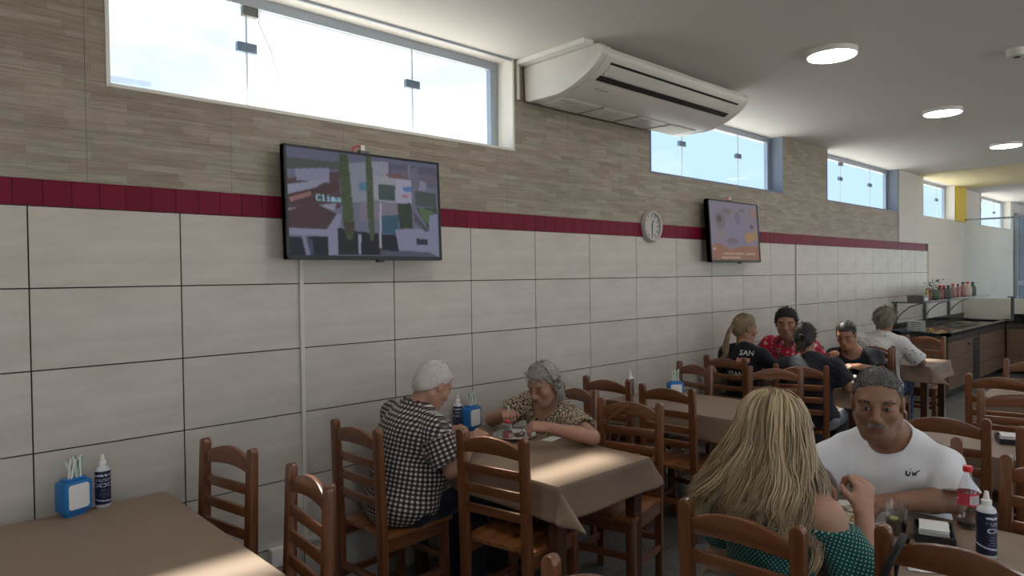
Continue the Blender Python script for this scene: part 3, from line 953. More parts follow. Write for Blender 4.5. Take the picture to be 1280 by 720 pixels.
chair(0.665, -0.285, -1, 11, 'empty chair at the bare near table, pushed close to the tiled wall')
chair(0.70, -0.97, -1, -5, 'empty chair at the bare near table, on the aisle side')
chair(1.25, -0.345, 1, 4, 'chair the old man in the checked shirt sits on')
chair(1.575, -0.98, 1, 11, 'empty chair beside the old man, tucked under the cloth corner')
chair(2.68, -0.93, -1, 13, 'empty chair with a tan bag strap beside the old woman')
chair(2.84, -0.40, -1, -12, 'chair the old woman in the leopard print top sits on')
chair(3.25, -0.30, 1, 4, 'empty chair behind the old woman, nearest the tiled wall')
chair(3.23, -0.80, 1, 4, 'empty chair behind the old woman, on the aisle side of the bare table')
chair(4.33, -0.33, -1, -16, 'empty chair against the wall, back to back with the ponytail woman')
chair(4.52, -0.90, -1, 25, 'sunlit empty chair, back to back with the dark-haired woman')
chair(4.87, -0.285, 1, 0, 'chair the woman with the long ponytail sits on')
chair(4.76, -0.99, 1, 22, 'chair the dark-haired woman sits on')
chair(6.24, -0.36, -1, 0, 'chair the man in the red floral shirt sits on')
chair(6.47, -0.90, -1, 6, 'chair the woman in the black top sits on')
chair(6.66, -0.86, 1, 0, 'chair the woman in the white patterned shirt sits on')
chair(8.02, -0.93, -1, 2, 'empty chair in front of the buffet end, aisle side')
chair(8.18, -0.30, -1, 0, 'empty chair in front of the buffet end, wall side')
chair(0.80, -2.28, -1, 3, 'front-row chair of which only the top shows, near the aisle')
chair(1.41, -2.28, 1, 2, 'chair the blonde woman sits on')
chair(1.60, -2.80, 1, 2, 'empty chair with a black strap over its post beside the blonde woman')
chair(2.90, -2.30, -1, 8, 'chair the man in the white shirt sits on')
chair(2.73, -2.87, -1, 0, 'empty chair beside the man in the white shirt, behind the cola bottle')
chair(3.40, -2.30, 1, 6, 'empty chair directly behind the man in the white shirt')
chair(3.34, -2.81, 1, 4, 'empty chair behind the man in white, next to the black napkin tray')
chair(4.42, -2.42, -1, 10, 'empty chair on the far side of the table with the black napkin tray')
chair(5.10, -2.20, 1, 8, 'empty front-row chair with its back to the black napkin tray')
chair(6.22, -2.20, -1, 10, 'empty front-row chair closest to the buffet grille')

# ------------------------------------------------------------------ napkin holders, bottles
TZ = 0.7555
def rounded_rect(w, h, r, n=5):
    pts = []
    for cx, cy, a0 in ((w/2-r, h/2-r, 0), (-w/2+r, h/2-r, 90), (-w/2+r, -h/2+r, 180), (w/2-r, -h/2+r, 270)):
        for k in range(n + 1):
            a = R(a0 + 90 * k / n); pts.append((cx + r * math.cos(a), cy + r * math.sin(a)))
    return pts
def napkin_proto():
    r = thing('napkin_holder', 'blue napkin holder', 'napkin holder')
    # body: front faces -y
    m = MB().prism([(z + 0.078, x) for x, z in rounded_rect(0.112, 0.124, 0.014)], 1, -0.034, 0.034)
    m.obj('body', MAT['blue'], r, smooth=40, bevel=0.006)
    MB().prism(rounded_rect(0.085, 0.050, 0.012), 2, 0.0, 0.020).obj('foot', MAT['blue'], r, smooth=40)
    MB().prism(rounded_rect(0.085, 0.052, 0.012), 2, 0.1395, 0.150).obj('straw_tray', MAT['blue'], r, smooth=40, bevel=0.003)
    f = MB().prism([(z, x) for x, z in [(x, z + 0.078) for x, z in rounded_rect(0.082, 0.098, 0.012)]], 1, -0.0365, -0.033)
    f.obj('napkins', MAT['napkin'], r, smooth=40)
    rn = random.Random(5)
    for k in range(13):
        x0 = rn.uniform(-0.026, 0.026); y0 = rn.uniform(-0.014, 0.014)
        tx = x0 + rn.uniform(-0.022, 0.022); ty = y0 + rn.uniform(-0.008, 0.008); hh = rn.uniform(0.212, 0.236)
        s = MB().tube([(x0, y0, 0.145), (tx, ty, hh)], 0.0042, 6)
        s.obj('straw', MAT['straw'] if k % 4 else MAT['straw_green'], r, smooth=60)
    return r
nap0 = napkin_proto()

LAB_W, LAB_H = 48, 64
lab = np.zeros((LAB_H, LAB_W, 3)); lab[:] = srgb(20, 27, 56)
def row(y, x0, x1, h=1, c=(200, 205, 220), p=0.75):
    for x in range(x0, x1):
        if rng.random() < p: lab[y:y+h, x] = srgb(*c)
row(6, 12, 36, 3, p=.8); row(8, 16, 30, 2, p=.6); row(15, 12, 34, 1); row(18, 16, 32, 1)
for cx in (16, 24, 32):
    yy, xx = np.mgrid[0:LAB_H, 0:LAB_W]; rr = np.hypot(xx - cx, (yy - 26) * 1.0)
    lab[(rr > 2.4) & (rr < 4.0)] = srgb(190, 196, 215)
for y in (36, 40, 44, 48): row(y, 13, 35, 1, (120, 130, 165), .6)
yy, xx = np.mgrid[0:LAB_H, 0:LAB_W]; cv = np.abs(yy - (58 - 0.012 * (xx - 40) ** 2 * 0.6)); lab[cv < 1.2] = srgb(190, 200, 220)
def wrap_label(name, img, r, z0, z1, mat_name, phase):
    H, W, _ = img.shape
    V = []
    for j in range(H + 1):
        for i in range(W + 1):
            a = phase + 2 * PI * i / W
            V.append((r * math.cos(a), r * math.sin(a), z1 + (z0 - z1) * j / H))
    i, j = np.meshgrid(np.arange(W), np.arange(H)); a = (j * (W + 1) + i).ravel()
    F = np.stack([a, a + W + 1, a + W + 2, a + 1], 1)
    me = np_mesh(name, np.array(V), F, True)
    ca = me.color_attributes.new('picture', 'FLOAT_COLOR', 'CORNER')
    ca.data.foreach_set('color', np.repeat(np.concatenate([img.reshape(-1, 3), np.ones((H * W, 1))], 1), 4, 0).astype(np.float32).ravel())
    t = NT(mat_name); t.l(t.attr('picture').outputs['Color'], t.b.inputs['Base Color']); t.set(rough=0.4)
    me.materials.append(t.m)
    return me
def sanitizer_proto():
    r = thing('sanitizer_bottle', 'navy bottle', 'bottle')
    MB().lathe([(0.026, 0.0), (0.0285, 0.004), (0.0285, 0.150), (0.026, 0.160), (0.016, 0.168), (0.013, 0.172)], sides=28).obj('bottle', plain('milky_bottle', (0.62, 0.64, 0.66), 0.35), r, smooth=40)
    link('label', wrap_label('label', lab, 0.0292, 0.014, 0.150, 'navy_printed_label', R(-90)), r)
    MB().lathe([(0.015, 0.168), (0.0155, 0.186), (0.010, 0.189), (0.008, 0.200), (0.006, 0.214), (0.004, 0.216)], sides=18).obj('nozzle_cap', MAT['white_plastic'], r, smooth=40)
    return r
san0 = sanitizer_proto()
def put(root, loc, rz, label, group, state={}):
    if root.name not in state:
        state[root.name] = 1
        root.location = loc; root.rotation_euler = (0, 0, rz); root['label'] = label; root['group'] = group
        return root
    return dup(root, loc, rz, label, group)
G1, G2 = 'blue napkin holders with straws', 'navy sanitizer bottles'
put(nap0, (0.115, -0.105, TZ), R(22), 'blue napkin holder with paper straws on the bare near table', G1)
put(nap0, (2.195, -0.10, TZ), R(8), 'blue napkin holder with paper straws on the elderly couple\'s table', G1)
put(nap0, (3.83, -0.47, TZ), R(-38), 'blue napkin holder with paper straws on the bare table behind the blonde woman', G1)
put(nap0, (5.66, -0.16, TZ), R(20), 'blue napkin holder with straws on the table of the group of four', G1)
put(san0, (0.225, -0.075, TZ), R(165), 'navy label bottle with white cap on the bare near table', G2)
put(san0, (2.125, -0.055, TZ), R(165), 'navy label bottle behind the old man\'s face', G2)
put(san0, (3.69, -0.17, TZ), R(165), 'navy label bottle with white nozzle on the bare table behind the old woman', G2)
put(san0, (2.165, -2.745, TZ), R(190), 'navy label bottle with white nozzle beside the cola bottle', G2)
put(san0, (5.56, -0.10, TZ), R(165), 'navy label bottle on the table of the group of four', G2)

# ------------------------------------------------------------------ plates and food
FOOD = {k: plain('food_' + k, c, 0.6, 0.2, 60) for k, c in {
    'rice': (0.52, 0.46, 0.36), 'yellow': (0.46, 0.29, 0.09), 'brown': (0.15, 0.08, 0.045), 'green': (0.13, 0.17, 0.075), 'red': (0.26, 0.07, 0.045), 'orange': (0.45, 0.21, 0.06), 'cream': (0.62, 0.55, 0.42)}.items()}
def plate(loc, label, foods, rad=0.125, mat='porcelain', seed=1):
    r = thing('dinner_plate', label, 'plate', loc)
    MB().lathe([(0.0, 0.004), (rad*.62, 0.004), (rad*.9, 0.016), (rad, 0.021), (rad*.985, 0.024), (rad*.88, 0.020), (rad*.6, 0.009), (0.0, 0.008)], sides=36).obj('dish', MAT[mat], r, smooth=50)
    rn = random.Random(seed)
    for i, (k, n, s, cx, cy) in enumerate(foods):
        m = MB()
        for _ in range(n):
            a = rn.uniform(0, 6.28); q = rn.uniform(0, 0.03)
            m.blob((cx + q*math.cos(a), cy + q*math.sin(a), 0.010 + rn.uniform(0, s*.8)), (s*rn.uniform(.7,1.3), s*rn.uniform(.7,1.3), s*rn.uniform(.5,.8)), 8, 5, .3)
        m.obj('food_' + k, FOOD[k], r, smooth=60)
    return r
plate((2.235, -0.44, TZ), 'white plate of fish and rice in front of the old woman', [('rice', 10, .012, -.04, .02), ('brown', 6, .018, .03, -.02), ('cream', 6, .014, .0, .05)], seed=2)
plate((1.935, -0.36, TZ), 'plate of yellow food in front of the old man', [('yellow', 12, .013, -.01, -.05), ('rice', 9, .012, .04, .03), ('green', 4, .012, -.05, .03)], mat='black', seed=3)
plate((2.235, -2.30, TZ), 'white plate with fried pieces and rice in front of the man in white', [('orange', 7, .019, .01, -.045), ('rice', 14, .013, -.03, .03), ('cream', 8, .014, .05, .03), ('yellow', 4, .014, -.05, -.03)], rad=.135, seed=4)
plate((1.945, -2.26, TZ), 'plate of food in front of the blonde woman', [('yellow', 9, .014, .0, .02), ('orange', 8, .014, .03, -.04), ('rice', 8, .012, -.04, .0)], rad=.13, seed=5)
plate((5.75, -0.93, TZ), 'white plate in front of the woman in the black top', [('rice', 8, .012, .0, .0), ('brown', 4, .015, .03, .03)], seed=6)
plate((5.42, -0.95, TZ), 'white plate in front of the dark-haired woman', [('cream', 8, .012, .0, .0)], seed=7)
plate((5.74, -0.45, TZ), 'white plate in front of the man in the red floral shirt', [('rice', 8, .012, .0, .0), ('red', 4, .012, .03, .03)], seed=8)

def cutlery(kind, p0, p1, label, mat='steel', roll=0.0):
    a, b = Vector(p0), Vector(p1)
    r = thing(kind, label, 'cutlery', tuple(a))
    L = (b - a).length
    q = (b - a).to_track_quat('X', 'Z'); r.rotation_mode = 'QUATERNION'; r.rotation_quaternion = q
    MB().tube([(0, 0, 0), (L*.3, 0, 0.001), (L*.62, 0, 0.0)], [0.0055, 0.005, 0.003], 8, flat=.4).obj('handle', MAT[mat], r, smooth=60)
    if kind == 'fork':
        MB().tube([(L*.62, 0, 0), (L*.70, 0, .002), (L*.78, 0, 0.001)], [.003, .010, .0115], 8, flat=.2).obj('head', MAT[mat], r, smooth=60)
        for k in range(4):
            y = -.009 + .006 * k
            MB().tube([(L*.77, y, .001), (L*.9, y, .003), (L, y, .001)], [.0018, .0016, .001], 5).obj('tine', MAT[mat], r, smooth=60)
    else:
        MB().prism([(L*.60, -.004), (L*.65, -.010), (L*.95, -.010), (L, .0), (L*.9, .008), (L*.62, .006)], 2, -.0008, .0008).obj('blade', MAT[mat], r)
    return r

# red-capped condiment bottle and cups on the elderly couple's table
def soda(loc, rz, label, h=0.225, liquid=0.0, r0=0.034):
    r = thing('soda_bottle', label, 'bottle', loc, rz)
    k = h / 0.225
    prof_ = [(0.026, 0.0), (r0, 0.008), (r0, 0.06), (r0*.93, 0.075), (r0, 0.09), (r0, 0.128), (r0*.85, 0.152), (0.016, 0.190), (0.0135, 0.200), (0.0135, 0.208)]
    MB().lathe([(a, z*k) for a, z in prof_], sides=28).obj('bottle', MAT['clear'], r, smooth=50)
    MB().lathe([(0.0, .006*k)] + [(a*.93, z*k + .003) for a, z in prof_[1:2]] + [(r0*.93, .026*k), (0.0, .026*k)], sides=24).obj('drink', plain('cola', (0.02, 0.008, 0.006), 0.2), r, smooth=40)
    img = np.zeros((20, 40, 3)); img[:] = srgb(186, 66, 78)
    img[4:17, 6:17] = srgb(200, 196, 198)
    for y in (6, 8, 10, 12, 14): img[y, 7:15] = srgb(150, 140, 145)
    for s in range(20):
        img[8 + int(3 * math.sin(s * .8)), 19 + s] = srgb(230, 220, 222); img[9 + int(3 * math.sin(s * .8)), 19 + s] = srgb(230, 220, 222)
    link('label', wrap_label('label', img, r0 * 1.012, .088*k, .134*k, 'red_printed_label', R(150)), r)
    MB().lathe([(0.0155, .206*k), (0.0160, .208*k), (0.0160, .222*k), (0.0145, .226*k), (0, .2265*k)], sides=24).obj('cap', MAT['red_plastic'], r, smooth=40)
    return r
soda((2.415, -2.635, TZ), R(0), 'small cola bottle with red cap and red label on the couple\'s table', 0.225)
soda((2.045, -0.585, TZ), R(40), 'short clear bottle with red cap on the elderly couple\'s table', 0.15, r0=.026)
def tumbler(loc, label, h=.115, r0=.033, r1=.041, drink=None):
    r = thing('drinking_glass', label, 'glass', loc)
    MB().lathe([(r0*.9, 0), (r0, .006), (r1, h), (r1-.0022, h), (r0-.003, .012), (0, .011)], sides=28).obj('glass', MAT['clear'], r, smooth=50)
    if drink:
        MB().lathe([(0, .0125), (r0-.0035, .013), (r0+(r1-r0)*.45-.003, h*.48), (0, h*.48)], sides=24).obj('drink', drink, r, smooth=40)
    return r
g_ = tumbler((2.170, -2.475, TZ), 'clear tumbler of dark drink with ice on the couple\'s table', drink=plain('dark_drink', (0.030, 0.016, 0.014), 0.15))
for k, (x, y) in enumerate(((.012, .0), (-.012, .01), (0, -.014))):
    MB().box((x-.009, y-.009, .045), (x+.009, y+.009, .062)).obj('ice_cube', MAT['clear'], g_, bevel=.003)
MB().lathe([(0, .0), (.014, .0), (.016, .004), (.014, .008), (0, .008)], (-.012, .004, .056), 14).obj('lemon_slice', plain('lemon', (.55, .60, .22), .5), g_, smooth=40)
tumbler((1.99, -0.60, TZ), 'clear empty tumbler beside the short red-capped bottle', drink=None)
# napkin tray
def tray(loc, rz, label):
    r = thing('napkin_tray', label, 'tray', loc, rz)
    MB().box((-.085, -.06, 0), (.085, .06, .006)).box((-.085, -.06, .006), (-.08, .06, .03)).box((.08, -.06, .006), (.085, .06, .03)).box((-.08, -.06, .006), (.08, -.055, .03)).box((-.08, .055, .006), (.08, .06, .03)).obj('tray_body', MAT['black'], r, bevel=.001)
    rn = random.Random(4)
    for k in range(6):
        o = MB().box((-.055, -.045, .007 + k * .006), (.055, .045, .012 + k * .006)).obj('napkin', MAT['napkin'], r, bevel=.0015); o.rotation_euler = (0, 0, rn.uniform(-.09, .09))
    return r
tray((2.235, -2.575, TZ), R(18), 'black tray stacked with white napkins beside the cola bottle')
tray((4.02, -2.46, TZ), R(20), 'black tray of white napkins on the table behind the man in white')
# paper with keys
def paper(loc, rz, sx, sy, label):
    r = thing('paper_napkin', label, 'napkin', loc, rz)
    me = MB()
    n = 8
    V = [((i/n - .5)*sx, (j/n - .5)*sy, .0012 + .002*abs(math.sin(i*1.3 + j*.7))) for i in range(n+1) for j in range(n+1)]
    F = [(i*(n+1)+j, (i+1)*(n+1)+j, (i+1)*(n+1)+j+1, i*(n+1)+j+1) for i in range(n) for j in range(n)]
    me.add(V, F).obj('sheet', MAT['napkin'], r, smooth=50)
    return r
paper((1.945, -2.62, TZ), R(30), .12, .10, 'flat white napkin under the dark cutlery by the strapped chair')
paper((2.355, -0.62, TZ), R(12), .12, .07, 'folded white napkin beside the old woman\'s plate')
cutlery('knife', (1.90, -2.66, TZ + .014), (1.99, -2.60, TZ + .012), 'dark-handled knife lying on the flat napkin', 'black')
cutlery('fork', (1.925, -2.595, TZ + .014), (1.975, -2.66, TZ + .012), 'small fork lying on the flat napkin')
cutlery('knife', (2.20, -2.20, TZ + .030), (2.34, -2.36, TZ + .034), 'steel knife resting on the fried food plate')

# ------------------------------------------------------------------ bags hanging from chairs
def strap_bag(root_loc, label, mat, strap, body_c, body_r):
    r = thing('shoulder_bag', label, 'bag', root_loc)
    MB().tube(strap, .010, 8, flat=.30).obj('strap', mat, r, smooth=60)
    m = MB().prism([(x, z) for x, z in rounded_rect(body_r[1]*2, body_r[2]*2, .03)], 0, -body_r[0], body_r[0])
    m.v = [(x + body_c[0], y + body_c[1], z + body_c[2]) for x, y, z in m.v]
    m.obj('bag_body', mat, r, smooth=40, bevel=.015)
    m = MB().box((body_c[0]-body_r[0]-.004, body_c[1]-body_r[1]*.9, body_c[2]), (body_c[0]+body_r[0]+.004, body_c[1]+body_r[1]*.9, body_c[2]+body_r[2]*.98))
    m.obj('flap', mat, r, bevel=.01)
    return r
strap_bag((2.62, -0.80, 0), 'tan shoulder bag hung by its strap over the chair beside the old woman', MAT['brown_leather'],
          [(.02, -.03, .60), (.022, -.005, .74), (.024, .0, .85), (.03, -.10, .925), (.045, -.125, .948), (.085, -.125, .94), (.095, -.10, .86), (.085, .0, .70), (.045, .05, .60)],
          (-.035, .02, .55), (.03, .10, .08))
strap_bag((1.60, -2.64, 0), 'black shoulder bag hung by its strap over the chair post beside the blonde woman', MAT['black_strap'],
          [(-.04, .05, .55), (-.05, .03, .72), (-.052, .0, .86), (-.045, -.035, .945), (-.0, -.035, .962), (.03, -.03, .94), (.04, .0, .86), (.045, .03, .70), (.03, .05, .55)],
          (.055, .02, .51), (.03, .10, .07))

# ------------------------------------------------------------------ buffet
BX0, BX1, BY, BZ = 9.80, 12.97, -0.71, 0.86
bf = thing('buffet_counter', 'long wood-panelled buffet counter with a black granite top along the wall', 'counter', (BX0, 0, 0))
W_ = BX1 - BX0
MB().box((0.03, BY + 0.03, 0.10), (W_ + 0.42, -0.01, BZ - 0.04)).obj('body', MAT['panel'], bf)
MB().box((0.05, BY + 0.06, 0), (W_ + 0.4, -0.02, 0.10)).obj('plinth', MAT['granite'], bf)
m = MB().box((0, BY, BZ - 0.04), (W_ + 0.43, BY + 0.09, BZ)).box((0, -0.12, BZ - 0.04), (W_ + 0.43, -0.008, BZ)).box((0, BY, BZ - 0.04), (0.12, -0.008, BZ)).box((W_ + .2, BY, BZ - 0.04), (W_ + 0.43, -0.008, BZ)).box((0, BY + .05, BZ - .12), (W_ + .43, -.05, BZ - .10))
m.obj('granite_top', MAT['granite'], bf)
MB().box((0, BY + .002, BZ - 0.115), (W_ + .02, BY + 0.032, BZ - 0.04)).obj('dark_fascia', plain('dark_fascia', (.05, .042, .038), .4), bf)
MB().box((0, -0.03, BZ), (W_ + 0.43, -0.008, 0.955)).obj('upstand', MAT['granite'], bf)
for k in range(4):
    for q in range(3):
        x0 = 0.04 + k * 0.79
        if k == 1 and True:
            x1_ = x0 + 0.42
        else:
            x1_ = x0 + 0.78
        z0 = 0.105 + q * 0.213
        MB().box((x0, BY + 0.012, z0), (x1_, BY + 0.03, z0 + 0.208)).obj('plank', MAT['panel'], bf, bevel=.003)
for q in range(3):
    MB().box((0.012, BY + .04 , 0.105 + q*.213), (0.03, -0.02, 0.313 + q * .213)).obj('plank', MAT['panel'], bf, bevel=.003)
gr_ = MB().box((1.255, BY + 0.012, 0.12), (1.60, BY + 0.028, 0.70)).obj('vent_grille', MAT['black'], bf)
for k in range(13):
    MB().box((1.275, BY + 0.002, 0.15 + k * 0.041), (1.58, BY + 0.012, 0.170 + k * 0.041)).obj('slat', MAT['dark_steel'], gr_)
MB().lathe([(0.02, 0), (0.022, 0.02), (0, .024)], (0, 0, 0), 14).obj('knob', MAT['dark_steel'], bf, (0.95, BY + 0.0, 0.66), smooth=40).rotation_euler = (R(90), 0, 0)
# L return toward the front
bl = thing('buffet_return', 'short return of the buffet counter running away from the wall', 'counter', (BX1, BY, 0))
MB().box((0.03, -1.6, 0.1), (0.40, -0.005, BZ - .04)).obj('body', MAT['panel'], bl)
MB().box((0.05, -1.6, 0), (0.40, -0.005, .1)).obj('plinth', MAT['granite'], bl)
MB().box((0.0, -1.63, BZ - .04), (0.43, -0.002, BZ)).obj('granite_top', MAT['granite'], bl)
MB().box((0.002, -1.6, BZ - .115), (0.03, -0.034, BZ - .04)).obj('dark_fascia', plain('dark_fascia_b', (.05, .042, .038), .4), bl)
MB().box((0.40, -1.6, BZ), (0.428, -0.002, .955)).obj('upstand', MAT['granite'], bl)
for q in range(3):
    for k in range(2):
        MB().box((0.012, -0.79 - k*.79, .105 + q*.213), (0.03, -0.02 - k*.79, .313 + q*.213)).obj('plank', MAT['panel'], bl, bevel=.003)
# food pans
kinds = ['yellow', 'green', 'rice', 'red', 'brown', 'cream', 'orange', 'green']
rn = random.Random(12)
pan_me = None
for k in range(8):
    for q in range(2):
        kd = kinds[(k * 3 + q * 5) % 8]
        x0 = BX0 + 0.17 + k * 0.345; y0 = BY + 0.12 + q * 0.235
        r = thing('food_pan', {'yellow': 'steel pan of yellow food in the buffet', 'green': 'steel pan of green salad in the buffet', 'rice': 'steel pan of rice in the buffet', 'red': 'steel pan of red food in the buffet', 'brown': 'steel pan of brown meat in the buffet', 'cream': 'steel pan of creamy food in the buffet', 'orange': 'steel pan of orange food in the buffet'}[kd] + ', %s row, %s from the plate stack' % (['front', 'wall-side'][q], ['first', 'second', 'third', 'fourth', 'fifth', 'sixth', 'seventh', 'eighth'][k]), 'pan', (x0, y0, BZ - 0.098), group='pans of food in the buffet')
        MB().box((0, 0, 0), (.325, .215, .004)).box((0, 0, 0), (.006, .215, .09)).box((.319, 0, 0), (.325, .215, .09)).box((.006, 0, 0), (.319, .006, .09)).box((.006, .209, 0), (.319, .215, .09)).obj('pan', MAT['steel'], r)
        m = MB()
        for _ in range(26):
            m.blob((rn.uniform(.05, .275), rn.uniform(.045, .17), rn.uniform(.03, .070 if kd != 'yellow' else .10)), (rn.uniform(.02, .04), rn.uniform(.02, .04), .022), 7, 4, .4)
        m.obj('food', FOOD[kd], r, smooth=60)
# glass shelf over the buffet
gs = thing('glass_shelf', 'glass shelf on steel posts above the buffet', 'shelf', (BX0, 0, 0))
MB().box((0.0, -0.44, 1.255), (W_ + .3, -0.02, 1.265)).obj('glass', MAT['thin_glass'], gs)
MB().box((0.0, -0.445, 1.25), (W_ + .3, -0.438, 1.27)).box((0, -.44, 1.25), (.006, -.02, 1.27)).obj('edge', MAT['dark_steel'], gs)
for k, x in enumerate((0.15, 1.45, 2.70)):
    p = MB().box((x - .022, -.045, .955), (x + .022, -.012, 1.255)).obj('post', MAT['dark_steel'], gs)
    MB().tube([(x, -.03, 1.0), (x, -.10, 1.10), (x, -.20, 1.19), (x, -.36, 1.25)], .008, 6).obj('brace', MAT['dark_steel'], p, smooth=60)
MB().box((W_ - .15, BY - .10, BZ), (W_ - .11, BY - .06, 1.24)).box((W_ - .18, BY - .14, 1.24), (W_ - .06, BY - .02, 1.256)).obj('post', MAT['dark_steel'], gs).location = (0.2, 0, 0)
def jar(loc, label, rad, h, body, cap, group='condiments on the glass shelf'):
    r = thing('condiment_bottle', label, 'bottle', loc, group=group)
    MB().lathe([(rad*.9, 0), (rad, .01), (rad, h*.62), (rad*.45, h*.80), (rad*.4, h*.9)], sides=16).obj('bottle', body, r, smooth=40)
    MB().lathe([(rad*.45, h*.88), (rad*.45, h), (0, h)], sides=14).obj('cap', cap, r, smooth=40)
    return r
cm = {'sauce': plain('red_sauce', (.22, .06, .045), .4), 'dark': plain('dark_sauce', (.06, .025, .02), .35), 'oil': plain('olive_oil', (.42, .34, .10), .25), 'pale': plain('pale_jar', (.50, .44, .38), .5), 'green': plain('green_jar', (.07, .11, .08), .4), 'pink': plain('pink_jar', (.34, .17, .16), .45)}
SZ = 1.2655
spec = [(10.25, -.33, .030, .20, 'oil', 'black', 'oil bottle at the near end of the glass shelf'), (10.38, -.33, .032, .20, 'sauce', 'red_plastic', 'red sauce bottle at the near end of the glass shelf'),
        (10.98, -.30, .055, .24, 'sauce', 'red_plastic', 'red-capped sauce jar next to the potted herb'), (11.18, -.30, .05, .23, 'dark', 'red_plastic', 'dark sauce jar with red cap on the glass shelf'),
        (11.40, -.30, .055, .23, 'green', 'black', 'green jar with black cap on the glass shelf'), (11.64, -.30, .055, .25, 'pink', 'red_plastic', 'pink jar with red cap on the glass shelf'),
        (11.92, -.30, .04, .24, 'pink', 'black', 'slim pink bottle with dark cap on the glass shelf'), (12.20, -.30, .055, .27, 'pink', 'black', 'tall pink jar with black cap on the glass shelf'),
        (12.48, -.30, .07, .27, 'pale', 'red_plastic', 'pale jar with wide red cap on the glass shelf'), (12.78, -.30, .06, .26, 'green', 'black', 'dark green jar at the far end of the glass shelf')]
for x, y, rad, h, b, c_, lb in spec: jar((x, y, SZ), lb, rad * .85, h * .88, cm[b], MAT[c_])
bx = thing('tray_box', 'grey box with paper slips at the near end of the glass shelf', 'box', (9.98, -.30, SZ))
MB().box((-.12, -.10, 0), (.12, .10, .09)).obj('box', MAT['dark_steel'], bx, bevel=.004)
MB().box((-.07, -.104, .02), (.07, -.099, .06)).obj('paper_slip', MAT['napkin'], bx)
ph_ = thing('potted_herb', 'small green herb in a round glass jar on the shelf', 'plant', (10.68, -.30, SZ))
MB().lathe([(.05, 0), (.085, .03), (.09, .08), (.07, .13), (.055, .15)], sides=20).obj('jar', cm['green'], ph_, smooth=50)
leaf = plain('herb_leaf', (.07, .14, .05), .5, .2)
for k in range(34):
    a = rn.uniform(0, 6.28); rr = rn.uniform(.01, .10); z = rn.uniform(.14, .30)
    c_, s_ = math.cos(a), math.sin(a); L = .045
    m = MB().add([(rr*c_, rr*s_, z), ((rr+L*.5)*c_ - .014*s_, (rr+L*.5)*s_ + .014*c_, z + .012), ((rr+L)*c_, (rr+L)*s_, z), ((rr+L*.5)*c_ + .014*s_, (rr+L*.5)*s_ - .014*c_, z + .012)], [(0, 1, 2, 3)])
    m.obj('leaf', leaf, ph_)
MB().tube([(0, 0, .13), (.01, .01, .22), (0, .02, .30)], .004, 5).tube([(0, 0, .13), (-.04, .02, .22)], .003, 5).tube([(0, 0, .13), (.03, -.04, .22)], .003, 5).obj('stem', leaf, ph_)
pl_me = MB().lathe([(.05, 0), (.09, .008), (.115, .016), (.11, .018), (.0, .008)], (0, 0, 0), 24).mesh('stacked_plate', MAT['porcelain'], smooth=50)
for k in range(9):
    setp(link('stacked_plate', pl_me, None, (9.90, -.30, BZ + k * .0165)), 'white plate in the stack at the near end of the buffet', 'plate', 'stacked plates on the buffet')
# ================================================================== people
def V3(*a): return np.array(a, np.float64)
def unit(v):
    v = np.asarray(v, float); n = np.linalg.norm(v)
    return v / n if n > 1e-9 else v

